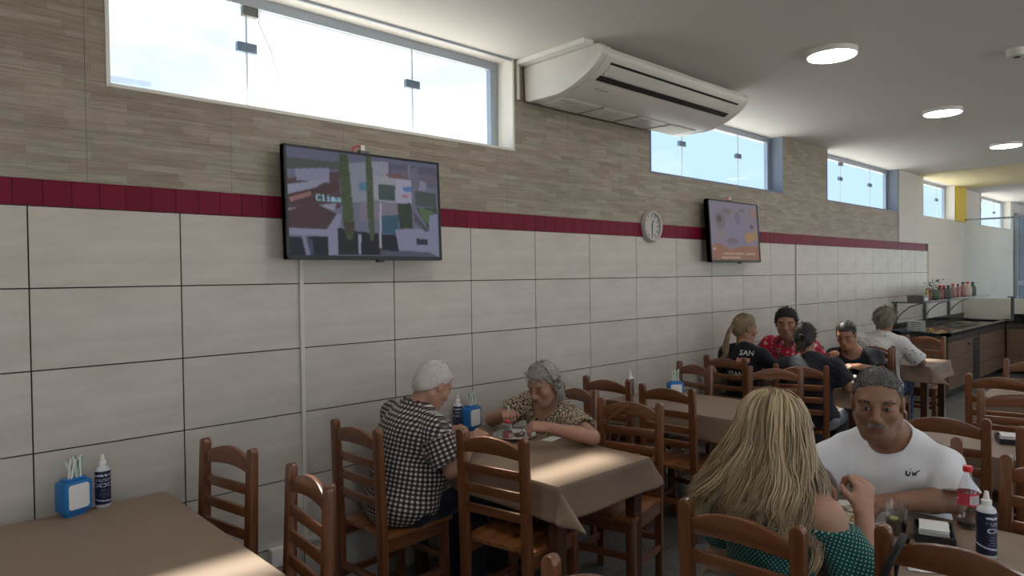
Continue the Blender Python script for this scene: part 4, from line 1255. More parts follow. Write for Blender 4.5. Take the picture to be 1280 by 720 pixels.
class Field:
    """distance field on a regular grid, meshed with surface nets into one continuous skin"""
    def __init__(s, lo, hi, h):
        s.lo = np.array(lo, float); s.h = h
        s.n = np.ceil((np.array(hi) - s.lo) / h).astype(int) + 1
        s.d = np.full(tuple(s.n), 0.5, np.float32)
        s.ax = [(s.lo[i] + h * np.arange(s.n[i])).astype(np.float32) for i in range(3)]
    def region(s, lo, hi):
        a = np.clip(np.floor((np.array(lo) - s.lo) / s.h).astype(int), 0, s.n)
        b = np.clip(np.ceil((np.array(hi) - s.lo) / s.h).astype(int) + 1, 0, s.n)
        return tuple(slice(int(a[i]), int(b[i])) for i in range(3))
    def pts(s, sl):
        return (s.ax[0][sl[0]][:, None, None], s.ax[1][sl[1]][None, :, None], s.ax[2][sl[2]][None, None, :])
    def put(s, sl, b, k):
        a = s.d[sl]
        if a.size == 0: return
        if k > 0:
            hh = np.clip(0.5 + 0.5 * (a - b) / k, 0, 1)
            s.d[sl] = a + (b - a) * hh - k * hh * (1 - hh)
        else:
            s.d[sl] = np.minimum(a, b)
    def cut(s, sl, b, k):
        a = s.d[sl]
        if a.size == 0: return
        b = -b
        hh = np.clip(0.5 + 0.5 * (b - a) / max(k, 1e-5), 0, 1)
        s.d[sl] = a + (b - a) * hh + k * hh * (1 - hh)
    def cone_d(s, sl, a, b, r1, r2):
        X, Y, Z = s.pts(sl)
        ab = b - a; L2 = max(float(ab @ ab), 1e-9)
        t = np.clip(((X - a[0]) * ab[0] + (Y - a[1]) * ab[1] + (Z - a[2]) * ab[2]) / L2, 0, 1)
        return np.sqrt((X - a[0] - t*ab[0])**2 + (Y - a[1] - t*ab[1])**2 + (Z - a[2] - t*ab[2])**2) - (r1 + (r2 - r1) * t), t
    def cone(s, a, b, r1, r2, k=0.02, clip=None, sub=False):
        a, b = np.asarray(a, float), np.asarray(b, float)
        m = max(r1, r2) + k + 2 * s.h + 0.01
        sl = s.region(np.minimum(a, b) - m, np.maximum(a, b) + m)
        if 0 in s.d[sl].shape: return
        d, _ = s.cone_d(sl, a, b, r1, r2)
        if clip is not None:
            X, Y, Z = s.pts(sl)
            for (p, n) in clip:
                d = np.maximum(d, (X - p[0])*n[0] + (Y - p[1])*n[1] + (Z - p[2])*n[2])
        (s.cut if sub else s.put)(sl, d.astype(np.float32), k)
    def ell(s, c, r, Rm=None, k=0.02, sub=False, clip=None):
        c = np.asarray(c, float); r = np.asarray(r, float)
        m = max(r) + k + 2 * s.h + 0.01
        sl = s.region(c - m, c + m)
        if 0 in s.d[sl].shape: return
        X, Y, Z = s.pts(sl)
        dx, dy, dz = X - c[0], Y - c[1], Z - c[2]
        if Rm is None: q = (dx, dy, dz)
        else: q = tuple(Rm[i][0]*dx + Rm[i][1]*dy + Rm[i][2]*dz for i in range(3))
        k0 = np.sqrt((q[0]/r[0])**2 + (q[1]/r[1])**2 + (q[2]/r[2])**2)
        k1 = np.sqrt((q[0]/r[0]**2)**2 + (q[1]/r[1]**2)**2 + (q[2]/r[2]**2)**2) + 1e-6
        d = k0 * (k0 - 1) / k1
        if clip is not None:
            for (p, n) in clip:
                d = np.maximum(d, (X - p[0])*n[0] + (Y - p[1])*n[1] + (Z - p[2])*n[2])
        (s.cut if sub else s.put)(sl, d.astype(np.float32), k)
    def plane(s, p, n, k=0.004):
        """keep the side away from n"""
        sl = (slice(None),) * 3
        X, Y, Z = s.pts(sl)
        d = -((X - p[0])*n[0] + (Y - p[1])*n[1] + (Z - p[2])*n[2])
        s.cut(sl, d.astype(np.float32), k)
    def warp(s, fn):
        X, Y, Z = s.pts((slice(None),) * 3)
        near = np.abs(s.d) < 0.04
        s.d = np.where(near, s.d + fn(X, Y, Z).astype(np.float32), s.d)
    def nets(s):
        d = s.d; sg = d < 0
        c = np.zeros(tuple(s.n - 1), np.int8)
        for i in (0, 1):
            for j in (0, 1):
                for k in (0, 1):
                    c += sg[i:s.n[0]-1+i, j:s.n[1]-1+j, k:s.n[2]-1+k]
        act = (c > 0) & (c < 8)
        I, J, K = np.nonzero(act)
        ids = np.full(act.shape, -1, np.int32); ids[I, J, K] = np.arange(len(I))
        acc = np.zeros((len(I), 3)); cnt = np.zeros(len(I))
        for ax in range(3):
            o1, o2 = (ax + 1) % 3, (ax + 2) % 3
            for u in (0, 1):
                for w in (0, 1):
                    o = [0, 0, 0]; o[o1] = u; o[o2] = w
                    e = list(o); e[ax] = 1
                    v0 = d[I+o[0], J+o[1], K+o[2]]; v1 = d[I+e[0], J+e[1], K+e[2]]
                    m = (v0 < 0) != (v1 < 0)
                    t = np.zeros(len(I)); t[m] = v0[m] / (v0[m] - v1[m])
                    for q in range(3):
                        acc[m, q] += (t[m] if q == ax else o[q])
                    cnt[m] += 1
        P = s.lo + s.h * (np.stack([I, J, K], 1) + acc / cnt[:, None])
        Q = []
        for ax in range(3):
            a = [slice(None)] * 3; b = [slice(None)] * 3
            a[ax] = slice(0, -1); b[ax] = slice(1, None)
            m = sg[tuple(a)] != sg[tuple(b)]
            o1, o2 = (ax + 1) % 3, (ax + 2) % 3
            idx = np.stack(np.nonzero(m), 1)
            ok = (idx[:, o1] > 0) & (idx[:, o2] > 0) & (idx[:, o1] < s.n[o1]-1) & (idx[:, o2] < s.n[o2]-1)
            idx = idx[ok]
            if not len(idx): continue
            inside = sg[idx[:, 0], idx[:, 1], idx[:, 2]]
            def cell(du, dw):
                q = idx.copy(); q[:, o1] -= du; q[:, o2] -= dw
                return ids[q[:, 0], q[:, 1], q[:, 2]]
            f = np.stack([cell(1, 1), cell(0, 1), cell(0, 0), cell(1, 0)], 1)
            f[~inside] = f[~inside][:, ::-1]
            Q.append(f)
        return P, np.concatenate(Q)
    def obj(s, name, mat, parent, origin, attrs=None):
        P, F = s.nets()
        me = np_mesh(name, P - np.asarray(origin), F, True)
        me.materials.append(mat)
        if attrs:
            for nm, fn in attrs.items():
                val = fn(P)
                at = me.attributes.new(nm, 'FLOAT_VECTOR' if nm == 'fab' else 'FLOAT_COLOR', 'POINT')
                if nm == 'fab': at.data.foreach_set('vector', np.ascontiguousarray(val, np.float32).ravel())
                else: at.data.foreach_set('color', np.ascontiguousarray(val, np.float32).ravel())
        o = link(name, me, parent)
        return o, P, F

def skin_mat(name, col, rough=0.5):
    t = NT(name)
    f = t.noise(t.coord('Object'), 26, 4, .6)
    a = tuple(c * 0.86 for c in col) + (1,); b = tuple(min(1, c * 1.1) for c in col) + (1,)
    at = t.attr('tint')
    t.base(t.mix(1.0, t.mix(f, a, b), at.outputs['Color'], 'MULTIPLY'))
    t.set(rough=rough, spec=0.35)
    t.b.inputs['Subsurface Weight'].default_value = 0.08
    t.b.inputs['Subsurface Radius'].default_value = (0.01, 0.004, 0.002)
    return t.m
def fabric(name, maker, rough=0.85):
    t = NT(name)
    at = t.attr('fab')
    sp = t.n('ShaderNodeSeparateXYZ'); t.l(at.outputs['Vector'], sp.inputs[0])
    t.base(maker(t, at.outputs['Vector'], sp.outputs['X'], sp.outputs['Y']))
    t.set(rough=rough, spec=0.2, sheen=0.1)
    t.bump(t.noise(t.coord('Object'), 300, 2), 0.08, 0.001)
    return t.m
def solid(col):
    def f(t, v, x, y):
        n = t.noise(t.coord('Object'), 9, 3)
        return t.mix(n, tuple(c * .9 for c in col) + (1,), tuple(min(1, c * 1.08) for c in col) + (1,))
    return f
def gingham(t, v, x, y):
    per = 0.0215
    def st(a):
        return t.math('GREATER_THAN', t.math('SINE', t.math('MULTIPLY', a, 2 * PI / per)), -0.15)
    s = t.math('MULTIPLY', t.math('ADD', st(x), st(y)), 0.5)
    return t.ramp(s, [(0.0, (0.58, 0.56, 0.54)), (0.5, (0.115, 0.085, 0.08)), (1.0, (0.030, 0.020, 0.020))])
def leopard(t, v, x, y):
    vo = t.n('ShaderNodeTexVoronoi'); vo.inputs['Scale'].default_value = 105
    t.l(t.coord('Object'), vo.inputs['Vector'])
    n = t.noise(t.coord('Object'), 140, 2)
    q = t.math('ADD', vo.outputs['Distance'], t.math('MULTIPLY', n, 0.45))
    return t.ramp(q, [(0.50, (0.018, 0.013, 0.010)), (0.66, (0.09, 0.06, 0.04)), (0.78, (0.40, 0.32, 0.23)), (0.9, (0.52, 0.44, 0.33))])
def dots(t, v, x, y):
    per = 0.0155
    def fr(a, o): return t.math('SUBTRACT', t.math('FRACT', t.math('ADD', t.math('DIVIDE', a, per), o)), 0.5)
    def dist(ox, oy):
        a, b = fr(x, ox), fr(y, oy)
        return t.math('SQRT', t.math('ADD', t.math('MULTIPLY', a, a), t.math('MULTIPLY', b, b)))
    d = t.math('MINIMUM', dist(10.0, 10.0), dist(10.5, 10.5))
    m = t.math('LESS_THAN', d, 0.135)
    return t.mix(m, (0.004, 0.090, 0.085, 1), (0.50, 0.56, 0.52, 1))
def motifs(t, v, x, y):
    vo = t.n('ShaderNodeTexVoronoi'); vo.inputs['Scale'].default_value = 24
    vo.inputs['Randomness'].default_value = 0.75
    t.l(t.coord('Object'), vo.inputs['Vector'])
    return t.mix(t.math('LESS_THAN', vo.outputs['Distance'], 0.19), (0.62, 0.60, 0.58, 1), (0.13, 0.12, 0.14, 1))
def floral(t, v, x, y):
    n = t.noise(t.coord('Object'), 17, 3, .6)
    n2 = t.noise(t.coord('Object', loc=(3, 1, 5)), 26, 3, .6)
    c = t.ramp(n, [(0.36, (0.06, 0.03, 0.05)), (0.45, (0.42, 0.015, 0.035)), (0.58, (0.50, 0.02, 0.05)), (0.63, (0.60, 0.42, 0.42))])
    return t.mix(t.math('GREATER_THAN', n2, 0.60), c, (0.10, 0.07, 0.12, 1))
def denim(t, v, x, y):
    n = t.noise(t.coord('Object'), 40, 3)
    return t.mix(n, (0.035, 0.065, 0.125, 1), (0.055, 0.095, 0.175, 1))

def hair_mat(name, a, b, rough=0.42):
    t = NT(name)
    at = t.attr('tint')
    n = t.noise(t.coord('Object', (1, 1, .25)), 90, 3)
    t.base(t.mix(1.0, t.mix(n, tuple(a) + (1,), tuple(b) + (1,)), at.outputs['Color'], 'MULTIPLY'))
    t.set(rough=rough, spec=0.4)
    return t.m

def frame(fx, up=(0, 0, 1)):
    fx = unit(fx); y = unit(np.cross(up, fx)); z = np.cross(fx, y)
    return np.stack([fx, y, z])            # rows: forward, left, up

class Locks:
    """tapering tubes of hair gathered in one mesh"""
    def __init__(s): s.V, s.F, s.T, s.n = [], [], [], 0
    def add(s, pts, r, tint=1.0, sides=4, flat=0.55, ref=None):
        P = np.asarray(pts, float); n = len(P)
        T = np.gradient(P, axis=0); T /= np.linalg.norm(T, axis=1)[:, None] + 1e-9
        ref = np.array([0.3, 0.5, 0.8]) if ref is None else np.asarray(ref, float)
        N = ref - T * (T @ ref)[:, None]; N /= np.linalg.norm(N, axis=1)[:, None] + 1e-9
        B = np.cross(T, N)
        u = np.linspace(0, 1, n)
        rad = r * np.minimum(1, 0.45 + 3 * u) * (1 - u ** 3) ** 0.6 + 0.0004
        an = 2 * PI * np.arange(sides) / sides
        ring = P[:, None, :] + rad[:, None, None] * (np.cos(an)[None, :, None] * B[:, None, :] + flat * np.sin(an)[None, :, None] * N[:, None, :])
        s.V.append(ring.reshape(-1, 3))
        i, k = np.meshgrid(np.arange(n - 1), np.arange(sides), indexing='ij')
        k2 = (k + 1) % sides
        F = np.stack([i*sides+k, i*sides+k2, (i+1)*sides+k2, (i+1)*sides+k], -1).reshape(-1, 4) + s.n
        s.F.append(F); s.n += n * sides
        tv_ = np.asarray(tint, float) if np.ndim(tint) else np.full(3, tint)
        s.T.append(np.tile(np.append(tv_, 1.0), (n * sides, 1)))
    def add_mesh(s, P, F, tint=1.0):
        s.V.append(P); s.F.append(F + s.n); s.n += len(P)
        tv_ = np.asarray(tint, float) if np.ndim(tint) else np.full(3, tint)
        s.T.append(np.tile(np.append(tv_, 1.0), (len(P), 1)))
    def obj(s, name, mat, parent, origin):
        me = np_mesh(name, np.concatenate(s.V) - np.asarray(origin), np.concatenate(s.F), True)
        me.materials.append(mat)
        at = me.attributes.new('tint', 'FLOAT_COLOR', 'POINT')
        at.data.foreach_set('color', np.ascontiguousarray(np.concatenate(s.T), np.float32).ravel())
        return link(name, me, parent)

def hand_prims(f, W, d, n, thumb, curl=(0.5, 0.6, 0.5), s=1.0, spread=1.0):
    """W wrist, d wrist->knuckles, n palm side, thumb: sideways direction of the thumb"""
    d = unit(d); n = unit(n - d * (n @ d)); l = unit(thumb - d * (thumb @ d) - n * (thumb @ n))
    W = np.asarray(W, float); tips = []
    for q in (-0.026, -0.008, 0.010, 0.026):
        f.cone(W + d*0.01*s + l*q*0.75*s, W + d*0.088*s + l*q*s, 0.0135*s, 0.0125*s, 0.012)
    f.cone(W - d*0.015*s, W + d*0.03*s, 0.022*s, 0.019*s, 0.016)
    f.cone(W + d*0.015*s + l*0.018*s, W + d*0.055*s + l*0.030*s + n*0.008*s, 0.015*s, 0.013*s, 0.012)
    for q, L in ((0.029, 0.92), (0.010, 1.0), (-0.010, 0.95), (-0.028, 0.78)):
        p = W + d*0.090*s + l*q*s; a = 0.0
        dd = unit(d + l * q * 3.0 * spread)
        seg_ = None
        for (ln, r1, r2, c) in ((0.042, 0.0098, 0.0088, curl[0]), (0.026, 0.0088, 0.0080, curl[1]), (0.020, 0.0080, 0.0066, curl[2])):
            a += c
            v = dd * math.cos(a) + n * math.sin(a)
            p2 = p + v * ln * L * s
            f.cone(p, p2, r1*s, r2*s, 0.0035); p = p2
        tips.append((p, v, n*math.cos(a) - dd*math.sin(a), 0.0058*s))
    p = W + d*0.035*s + l*0.030*s + n*0.006*s
    for (ln, r1, r2, v) in ((0.038, 0.0125, 0.0105, d*0.72 + l*0.55 + n*0.40), (0.028, 0.0105, 0.0080, d*0.80 + l*0.05 + n*0.60)):
        p2 = p + unit(v) * ln * s
        f.cone(p, p2, r1*s, r2*s, 0.005); p = p2
    return tips

def ik(S, W, L1, L2, pole):
    S, W = np.asarray(S, float), np.asarray(W, float)
    v = W - S; D = np.linalg.norm(v)
    D2 = min(D, (L1 + L2) * 0.995)
    x = (L1*L1 - L2*L2 + D2*D2) / (2 * D2)
    hgt = math.sqrt(max(1e-6, L1*L1 - x*x))
    u = v / D
    p = np.asarray(pole, float); p = unit(p - u * (p @ u))
    return S + u * x + p * hgt

EYE = {'nail': plain('red_nail', (0.45, 0.02, 0.03), 0.25), 'white': plain('eye_white', (0.40, 0.37, 0.34), 0.25), 'iris': plain('eye_iris', (0.016, 0.009, 0.006), 0.12), 'lash': plain('eyelash', (0.025, 0.015, 0.012), 0.6)}
def stamp(root, SPF, geo, org, text, centre, udir, vdir, size, mat, name='print', polys=None, lift=0.002):
    """flat lettering laid onto a garment: each vertex is dropped onto the cloth surface"""
    P, F = SPF
    bvh = BVHTree.FromPolygons([tuple(p) for p in P], [tuple(int(i) for i in f) for f in F])
    u, v = unit(udir), unit(vdir); n = np.cross(u, v)
    mb = MB()
    if text is not None:
        cu = bpy.data.curves.new('lettering', 'FONT'); cu.body = text; cu.size = size; cu.align_x = 'CENTER'; cu.align_y = 'CENTER'; cu.resolution_u = 3
        ob = bpy.data.objects.new('lettering', cu); COL.objects.link(ob)
        dg = bpy.context.evaluated_depsgraph_get()
        me = bpy.data.meshes.new_from_object(ob.evaluated_get(dg))
        vs = [tuple(q.co) for q in me.vertices]; fs = [tuple(p.vertices) for p in me.polygons]
        bpy.data.objects.remove(ob); bpy.data.curves.remove(cu); bpy.data.meshes.remove(me)
        mb.add(vs, fs)
    if polys:
        for pg in polys: mb.add([(x*size, y*size, 0) for x, y in pg], [tuple(range(len(pg)))])
    bm = bmesh.new()
    bv = [bm.verts.new(q) for q in mb.v]
    for fc in mb.f:
        try: bm.faces.new([bv[i] for i in fc])
        except ValueError: pass
    bmesh.ops.triangulate(bm, faces=bm.faces)
    bmesh.ops.subdivide_edges(bm, edges=bm.edges, cuts=1)
    out = []
    for q in bm.verts:
        p = np.asarray(centre, float) + u*q.co.x + v*q.co.y
        hit = bvh.ray_cast(Vector(p + n*0.25), Vector(-n), 0.6)
        pos = np.array(hit[0]) if hit[0] is not None else p
        q.co = Vector(pos + n*lift - org)
    me = bpy.data.meshes.new(name); bm.to_mesh(me); bm.free(); me.materials.append(mat)
    return link(name, me, root)

def person(label, face, pelvis, neck, head, head_dir, head_tilt, arms, skin, shirt, pants, hair, h=0.006, build=1.0,
           sh=0.175, head_s=1.0, head_up=None, eyes='down', feet=0.40, long_sleeve=None, seat=0.462):
    """face: unit-ish 2D facing of the hips; pelvis (x,y); neck, head: world points; arms: [left, right] dicts"""
    Fx = unit(V3(face[0], face[1], 0)); Lf = V3(-Fx[1], Fx[0], 0); Up = V3(0, 0, 1)
    pel = V3(pelvis[0], pelvis[1], seat + 0.085)
    neck = np.asarray(neck, float); head = np.asarray(head, float)
    root = thing('person', label, 'person', (pelvis[0], pelvis[1], 0))
    org = V3(pelvis[0], pelvis[1], 0)
    sp = unit(neck - pel)
    chest = pel + (neck - pel) * 0.66
    b = build
    # torso axes follow the shoulders
    shl = arms.get('shoulder_dir', None)
    Ls = unit(np.asarray(shl, float)) if shl is not None else Lf
    Lt = unit(Ls - sp * (Ls @ sp)); Ft = np.cross(Lt, sp)
    Rt = np.stack([Ft, Lt, sp])
    S = [neck - sp*arms.get('drop', .098) + Lt*sh, neck - sp*arms.get('drop', .098) - Lt*sh]
    hf = frame(head_dir, head_up if head_up is not None else (0, 0, 1))
    ca, sa = math.cos(R(head_tilt)), math.sin(R(head_tilt))     # positive = looking down
    hf = np.stack([hf[0]*ca - hf[2]*sa, hf[1], hf[2]*ca + hf[0]*sa])
    hs = head_s
    def H(x, y, z): return head + hs * (hf[0]*x + hf[1]*y + hf[2]*z)
    L1, L2 = arms.get('L1', 0.275), arms.get('L2', 0.245)
    A = []
    for i, key in enumerate(('left', 'right')):
        a = arms[key]; Wp = V3(*a['wrist'])
        E = V3(*a['elbow']) if 'elbow' in a else ik(S[i], Wp, L1, L2, a.get('pole', (0, 0, -1)))
        A.append((S[i], E, Wp, a))
    ends = [p for q in A for p in (q[0], q[1], q[2])] + [pel, head, neck]
    kn = [pel + Fx*0.42 + Lf*s_*0.10 + Up*(-0.02) for s_ in (1, -1)]
    an = [pel*V3(1, 1, 0) + Fx*feet + Lf*s_*0.10 + Up*0.085 for s_ in (1, -1)]
    hip = [pel + Lf*s_*0.085 + Up*(-0.005) for s_ in (1, -1)]
    allp = np.array(ends + kn + an + [H(.13, .1, .14), H(-.13, -.1, .14), H(.12, 0, -.14), pel + Lt*.24*b, pel - Lt*.24*b, pel - Ft*.2*b, pel + Fx*.62])
    lo, hi = allp.min(0) - 0.15, allp.max(0) + 0.15
    lo[2] = -0.02

    # ---------------- body skin
    f = Field(lo, hi, h)
    f.ell(pel, (0.125*b, 0.165*b, 0.095), np.stack([Fx, Lf, Up]), .03)
    f.cone(pel + Up*0.02, chest - sp*0.02, 0.115*b, 0.115*b, .05)
    f.ell(chest, (0.105*b, 0.150*b, 0.150), Rt, .04)
    f.cone(S[0] - Lt*0.03, S[1] + Lt*0.03, 0.045, 0.045, .05)
    for i in (0, 1): f.cone(neck - sp*0.030, S[i], 0.055, 0.042, .03)
    f.cone(neck - sp*0.06, H(-0.018, 0, -0.055), 0.062*min(1.15, b), 0.052*hs*min(1.1, b), .025)
    for i in (0, 1):
        f.cone(hip[i], kn[i], 0.082*b, 0.056, .03)
        f.cone(kn[i], an[i], 0.054, 0.036, .02)
        f.cone(an[i] - Up*0.035, an[i] + Fx*0.15 - Up*0.055, 0.036, 0.028, .02)
    for (s_, e_, w_, a) in A:
        tk = a.get('thick', 1.0) * arms.get('thick', 1.0)
        f.ell(s_, np.array((0.050, 0.050, 0.050))*(.5 + .5*tk), None, .035)
        f.cone(s_, e_, 0.047*tk, 0.038*tk, .025)
        f.cone(e_, e_ + (w_ - e_)*0.35, 0.038*tk, 0.037*tk, .012)
        f.cone(e_ + (w_ - e_)*0.35, w_, 0.037*tk, 0.0245*tk, .012)
        d = unit(np.asarray(a['dir'], float)) if 'dir' in a else unit(w_ - e_)
        tips = hand_prims(f, w_, d, np.asarray(a.get('palm', (0, 0, -1)), float), np.asarray(a.get('thumb', (0, 0, 1)), float), a.get('curl', (.5, .6, .5)), a.get('size', 1.0))
        if a.get('nails'):
            for (tp, tv2, tn2, tr) in tips:
                c_ = tp - tn2*tr*.75 + tv2*tr*.3 - org
                o_ = MB().blob((0, 0, 0), (tr*1.25, tr*.85, tr*.4), 10, 6).obj('nail', EYE['nail'], root, smooth=60)
                o_.location = Vector(c_); o_.rotation_euler = Matrix((Vector(tv2), Vector(np.cross(-tn2, tv2)), Vector(-tn2))).transposed().to_euler()
    # head
    E3 = lambda *r: np.array(r) * hs
    f.ell(H(-0.012, 0, 0.030), E3(0.096, 0.076, 0.088), hf, .01)
    f.ell(H(0.022, 0, -0.040), E3(0.066, 0.060, 0.078), hf, .03*hs)
    f.ell(H(0.058, 0, -0.094), E3(0.030, 0.034, 0.024), hf, .03*hs)
    f.cone(H(-0.02, 0.052, -0.055), H(0.05, 0.024, -0.098), 0.020*hs*hair.get('jaw', 1), 0.020*hs*hair.get('jaw', 1), .03*hs)
    f.cone(H(-0.02, -0.052, -0.055), H(0.05, -0.024, -0.098), 0.020*hs*hair.get('jaw', 1), 0.020*hs*hair.get('jaw', 1), .03*hs)
    f.cone(H(0.071, -0.038, 0.026), H(0.071, 0.038, 0.026), 0.013*hs, 0.013*hs, .02*hs)
    for s_ in (1, -1):
        f.ell(H(0.053, s_*0.043, -0.024), E3(0.025, 0.023, 0.024), hf, .022*hs)
        f.ell(H(0.096, s_*0.032, 0.004), E3(0.018, 0.019, 0.012), hf, .010*hs, sub=True)
        f.ell(H(0.0715, s_*0.032, 0.003), E3(0.0155, 0.0165, 0.0125), hf, .004*hs)
        f.ell(H(-0.006, s_*0.079, -0.006), E3(0.019, 0.009, 0.031), hf, .006*hs)
        f.ell(H(0.000, s_*0.089, -0.004), E3(0.010, 0.006, 0.018), hf, .004*hs, sub=True)
        f.ell(H(0.096, s_*0.0125, -0.034), E3(0.010, 0.0085, 0.0085), hf, .006*hs)
    f.cone(H(0.084, 0, 0.014), H(0.108, 0, -0.028), 0.0085*hs, 0.0125*hs, .010*hs)
    f.ell(H(0.082, 0, -0.062), E3(0.016, 0.026, 0.018), hf, .015*hs)
    f.cone(H(0.0935, -0.017, -0.059), H(0.0935, 0.017, -0.059), 0.0050*hs, 0.0050*hs, .004*hs)
    f.cone(H(0.0915, -0.015, -0.071), H(0.0915, 0.015, -0.071), 0.0062*hs, 0.0062*hs, .004*hs)
    for s_ in (1, -1): f.cone(H(0.101, 0, -0.0645), H(0.094, s_*0.026, -0.0715), 0.0024*hs, 0.0020*hs, .003*hs, sub=True)
    tint_fn = None
    def tint(P):
        q = (P - head) / hs; x, y, z = q @ hf[0], q @ hf[1], q @ hf[2]
        T = np.ones((len(P), 4))
        lip = np.exp(-((y/0.021)**4 + ((z + 0.065)/0.011)**4)) * (x > 0.07)
        T[:, :3] *= 1 - lip[:, None] * np.array([0.10, 0.42, 0.38])
        for s_ in (1, -1):
            soc = np.exp(-(((y - s_*0.030)/0.026)**2 + ((z - 0.002)/0.016)**2)) * (x > 0.05)
            T[:, :3] *= 1 - soc[:, None] * np.array([0.14, 0.2, 0.2])
            chk = np.exp(-(((y - s_*0.042)/0.022)**2 + ((z + 0.03)/0.02)**2)) * (x > 0.03)
            T[:, :3] *= 1 - chk[:, None] * np.array([0.0, 0.10, 0.10])
        if hair.get('stubble'):
            st = np.exp(-((z + 0.085)/0.04)**2) * (x > 0.0) * (np.abs(y) < 0.07)
            T[:, :3] *= 1 - st[:, None] * np.array([0.22, 0.18, 0.14])
        for (s0, e0, w0, a) in A:
            dist = np.linalg.norm(P - w0, axis=1)
            k_ = np.clip(1 - dist / 0.16, 0, 1)
            T[:, :3] *= 1 - k_[:, None] * np.array([0.02, 0.08, 0.08])
            if a.get('nails'):
                pass
        return T
    bo, BP, BF = f.obj('body', skin, root, org, {'tint': tint})
    # eyes and lashes, laid on the lids
    if eyes:
        sel = np.linalg.norm(BP - H(.08, 0, 0), axis=1) < .075*hs
        keep = sel[BF].all(1)
        spf = (BP, BF[keep])
        def almond(w, up, dn, n=14):
            t_ = [-1 + 2*k/n for k in range(n + 1)]
            return [(q*w, up*(1 - q*q)**.8) for q in t_] + [(q*w, -dn*(1 - q*q)**.9) for q in t_[::-1][1:-1]]
        for s_ in (1, -1):
            cen = H(.08, s_*.032, .0035 if eyes == 'open' else -.0035)
            ud = hf[1]
            if eyes == 'open':
                stamp(root, spf, None, org, None, cen, ud, hf[2], hs, EYE['white'], 'eye_white', [almond(.0140, .0052, .0046)], .0006)
                ir = [(.0054*math.cos(2*PI*k/18), max(-.0041, min(.0040, .0054*math.sin(2*PI*k/18)))) for k in range(18)]
                stamp(root, spf, None, org, None, cen, ud, hf[2], hs, EYE['iris'], 'iris', [ir], .0011)
                lash = [(q*.0145, .0046*(1 - q*q)**.8 + .0016) for q in np.linspace(-1, 1, 13)] + [(q*.0140, .0046*(1 - q*q)**.8 - .0007) for q in np.linspace(1, -1, 13)]
                stamp(root, spf, None, org, None, cen, ud, hf[2], hs, EYE['lash'], 'eyelash', [lash], .0014)
                lash = [(q*.0130, -.0040*(1 - q*q)**.9 + .0003) for q in np.linspace(-1, 1, 13)] + [(q*.0130, -.0040*(1 - q*q)**.9 - .0007) for q in np.linspace(1, -1, 13)]
                stamp(root, spf, None, org, None, cen, ud, hf[2], hs, EYE['lash'], 'eyelash', [lash], .0013)
            else:
                lash = [(q*.0145, -.0030*(1 - q*q) + .0009) for q in np.linspace(-1, 1, 13)] + [(q*.0145, -.0030*(1 - q*q) - .0011) for q in np.linspace(1, -1, 13)]
                stamp(root, spf, None, org, None, cen, ud, hf[2], hs, EYE['lash'], 'eyelash', [lash], .0008)

    # ---------------- clothes
    def torso_field(off, hem_z, lo_, hi_, hh):
        g = Field(lo_, hi_, hh)
        g.ell(pel + Up*0.01, (0.125*b + off, 0.165*b + off, 0.10 + off), np.stack([Fx, Lf, Up]), .03)
        g.cone(pel + Up*0.02, chest - sp*0.02, 0.115*b + off + 0.012, 0.115*b + off + 0.004, .05)
        g.ell(chest, (0.105*b + off, 0.150*b + off, 0.150 + off), Rt, .04)
        g.cone(S[0] - Lt*0.03, S[1] + Lt*0.03, 0.045 + off, 0.045 + off, .05)
        for i in (0, 1): g.cone(neck - sp*0.030, S[i], 0.055 + off*.8, 0.042 + off*.9, .03)
        if shirt.get('belly'):
            bl_ = shirt['belly']
            g.ell(pel + (neck - pel)*0.30 + Ft*0.05, (0.13*b*bl_, 0.15*b*bl_, 0.15), Rt, .05)
        return g
    sl = shirt
    off = sl.get('off', 0.012)
    hh = sl.get('h', max(h, 0.006))
    g = torso_field(off, None, lo, hi, hh)
    for i, (s_, e_, w_, a) in enumerate(A):
        tk = a.get('thick', 1.0) * arms.get('thick', 1.0)
        t_ = a.get('sleeve', sl.get('sleeve', 0.6))
        end = s_ + (e_ - s_) * t_
        ax = unit(e_ - s_)
        r0, r1 = 0.050*(.4 + .6*tk) + off*0.9, sl.get('cuff', 0.062)*tk + off*0.3
        g.ell(s_, np.array((0.050, 0.050, 0.050))*(.5 + .5*tk) + off, None, .035)
        g.cone(s_, end + ax*0.03, r0, r1, sl.get('sleeve_k', .03), clip=[(end, ax)])
        g.cone(end - ax*0.022, end + ax*0.05, 0.040*tk + .004, 0.045*tk + .006, 0.003, sub=True)
    # neckline
    if sl.get('neck') == 'off_shoulder':
        g.plane(neck - sp*0.125, sp, 0.006)
    else:
        nr = sl.get('neck_r', 0.070)
        nd = sl.get('neck_drop', 0.0)
        g.cone(neck - sp*(0.028 + nd) + Ft*0.028, neck + sp*0.14 + Ft*0.05, nr, nr + 0.03, 0.006, sub=True)
    if sl.get('collar'):
        n_ = 16
        for k in range(n_):
            a0, a1 = 2*PI*k/n_, 2*PI*(k+1)/n_
            if k in (0, 15): continue
            pt = lambda a: neck - sp*(0.004 + 0.020*max(0, math.cos(a))) + Ft*(0.078*math.cos(a) + 0.012) + Lt*0.080*math.sin(a)
            p0, p1 = pt(a0), pt(a1)
            g.cone(p0, p1, 0.010, 0.010, 0.004); g.cone(p0 + sp*0.020 - Ft*0.0, p1 + sp*0.020, 0.008, 0.008, 0.006)
    hem = sl.get('hem', seat + 0.02)
    g.plane(V3(0, 0, hem), V3(0, 0, -1), 0.004)
    amp = sl.get('folds', 0.004)
    ph0 = float(rng.random() * 6)
    e1, e2 = Ft*0.6 + sp*0.8, Lt*0.8 - sp*0.5
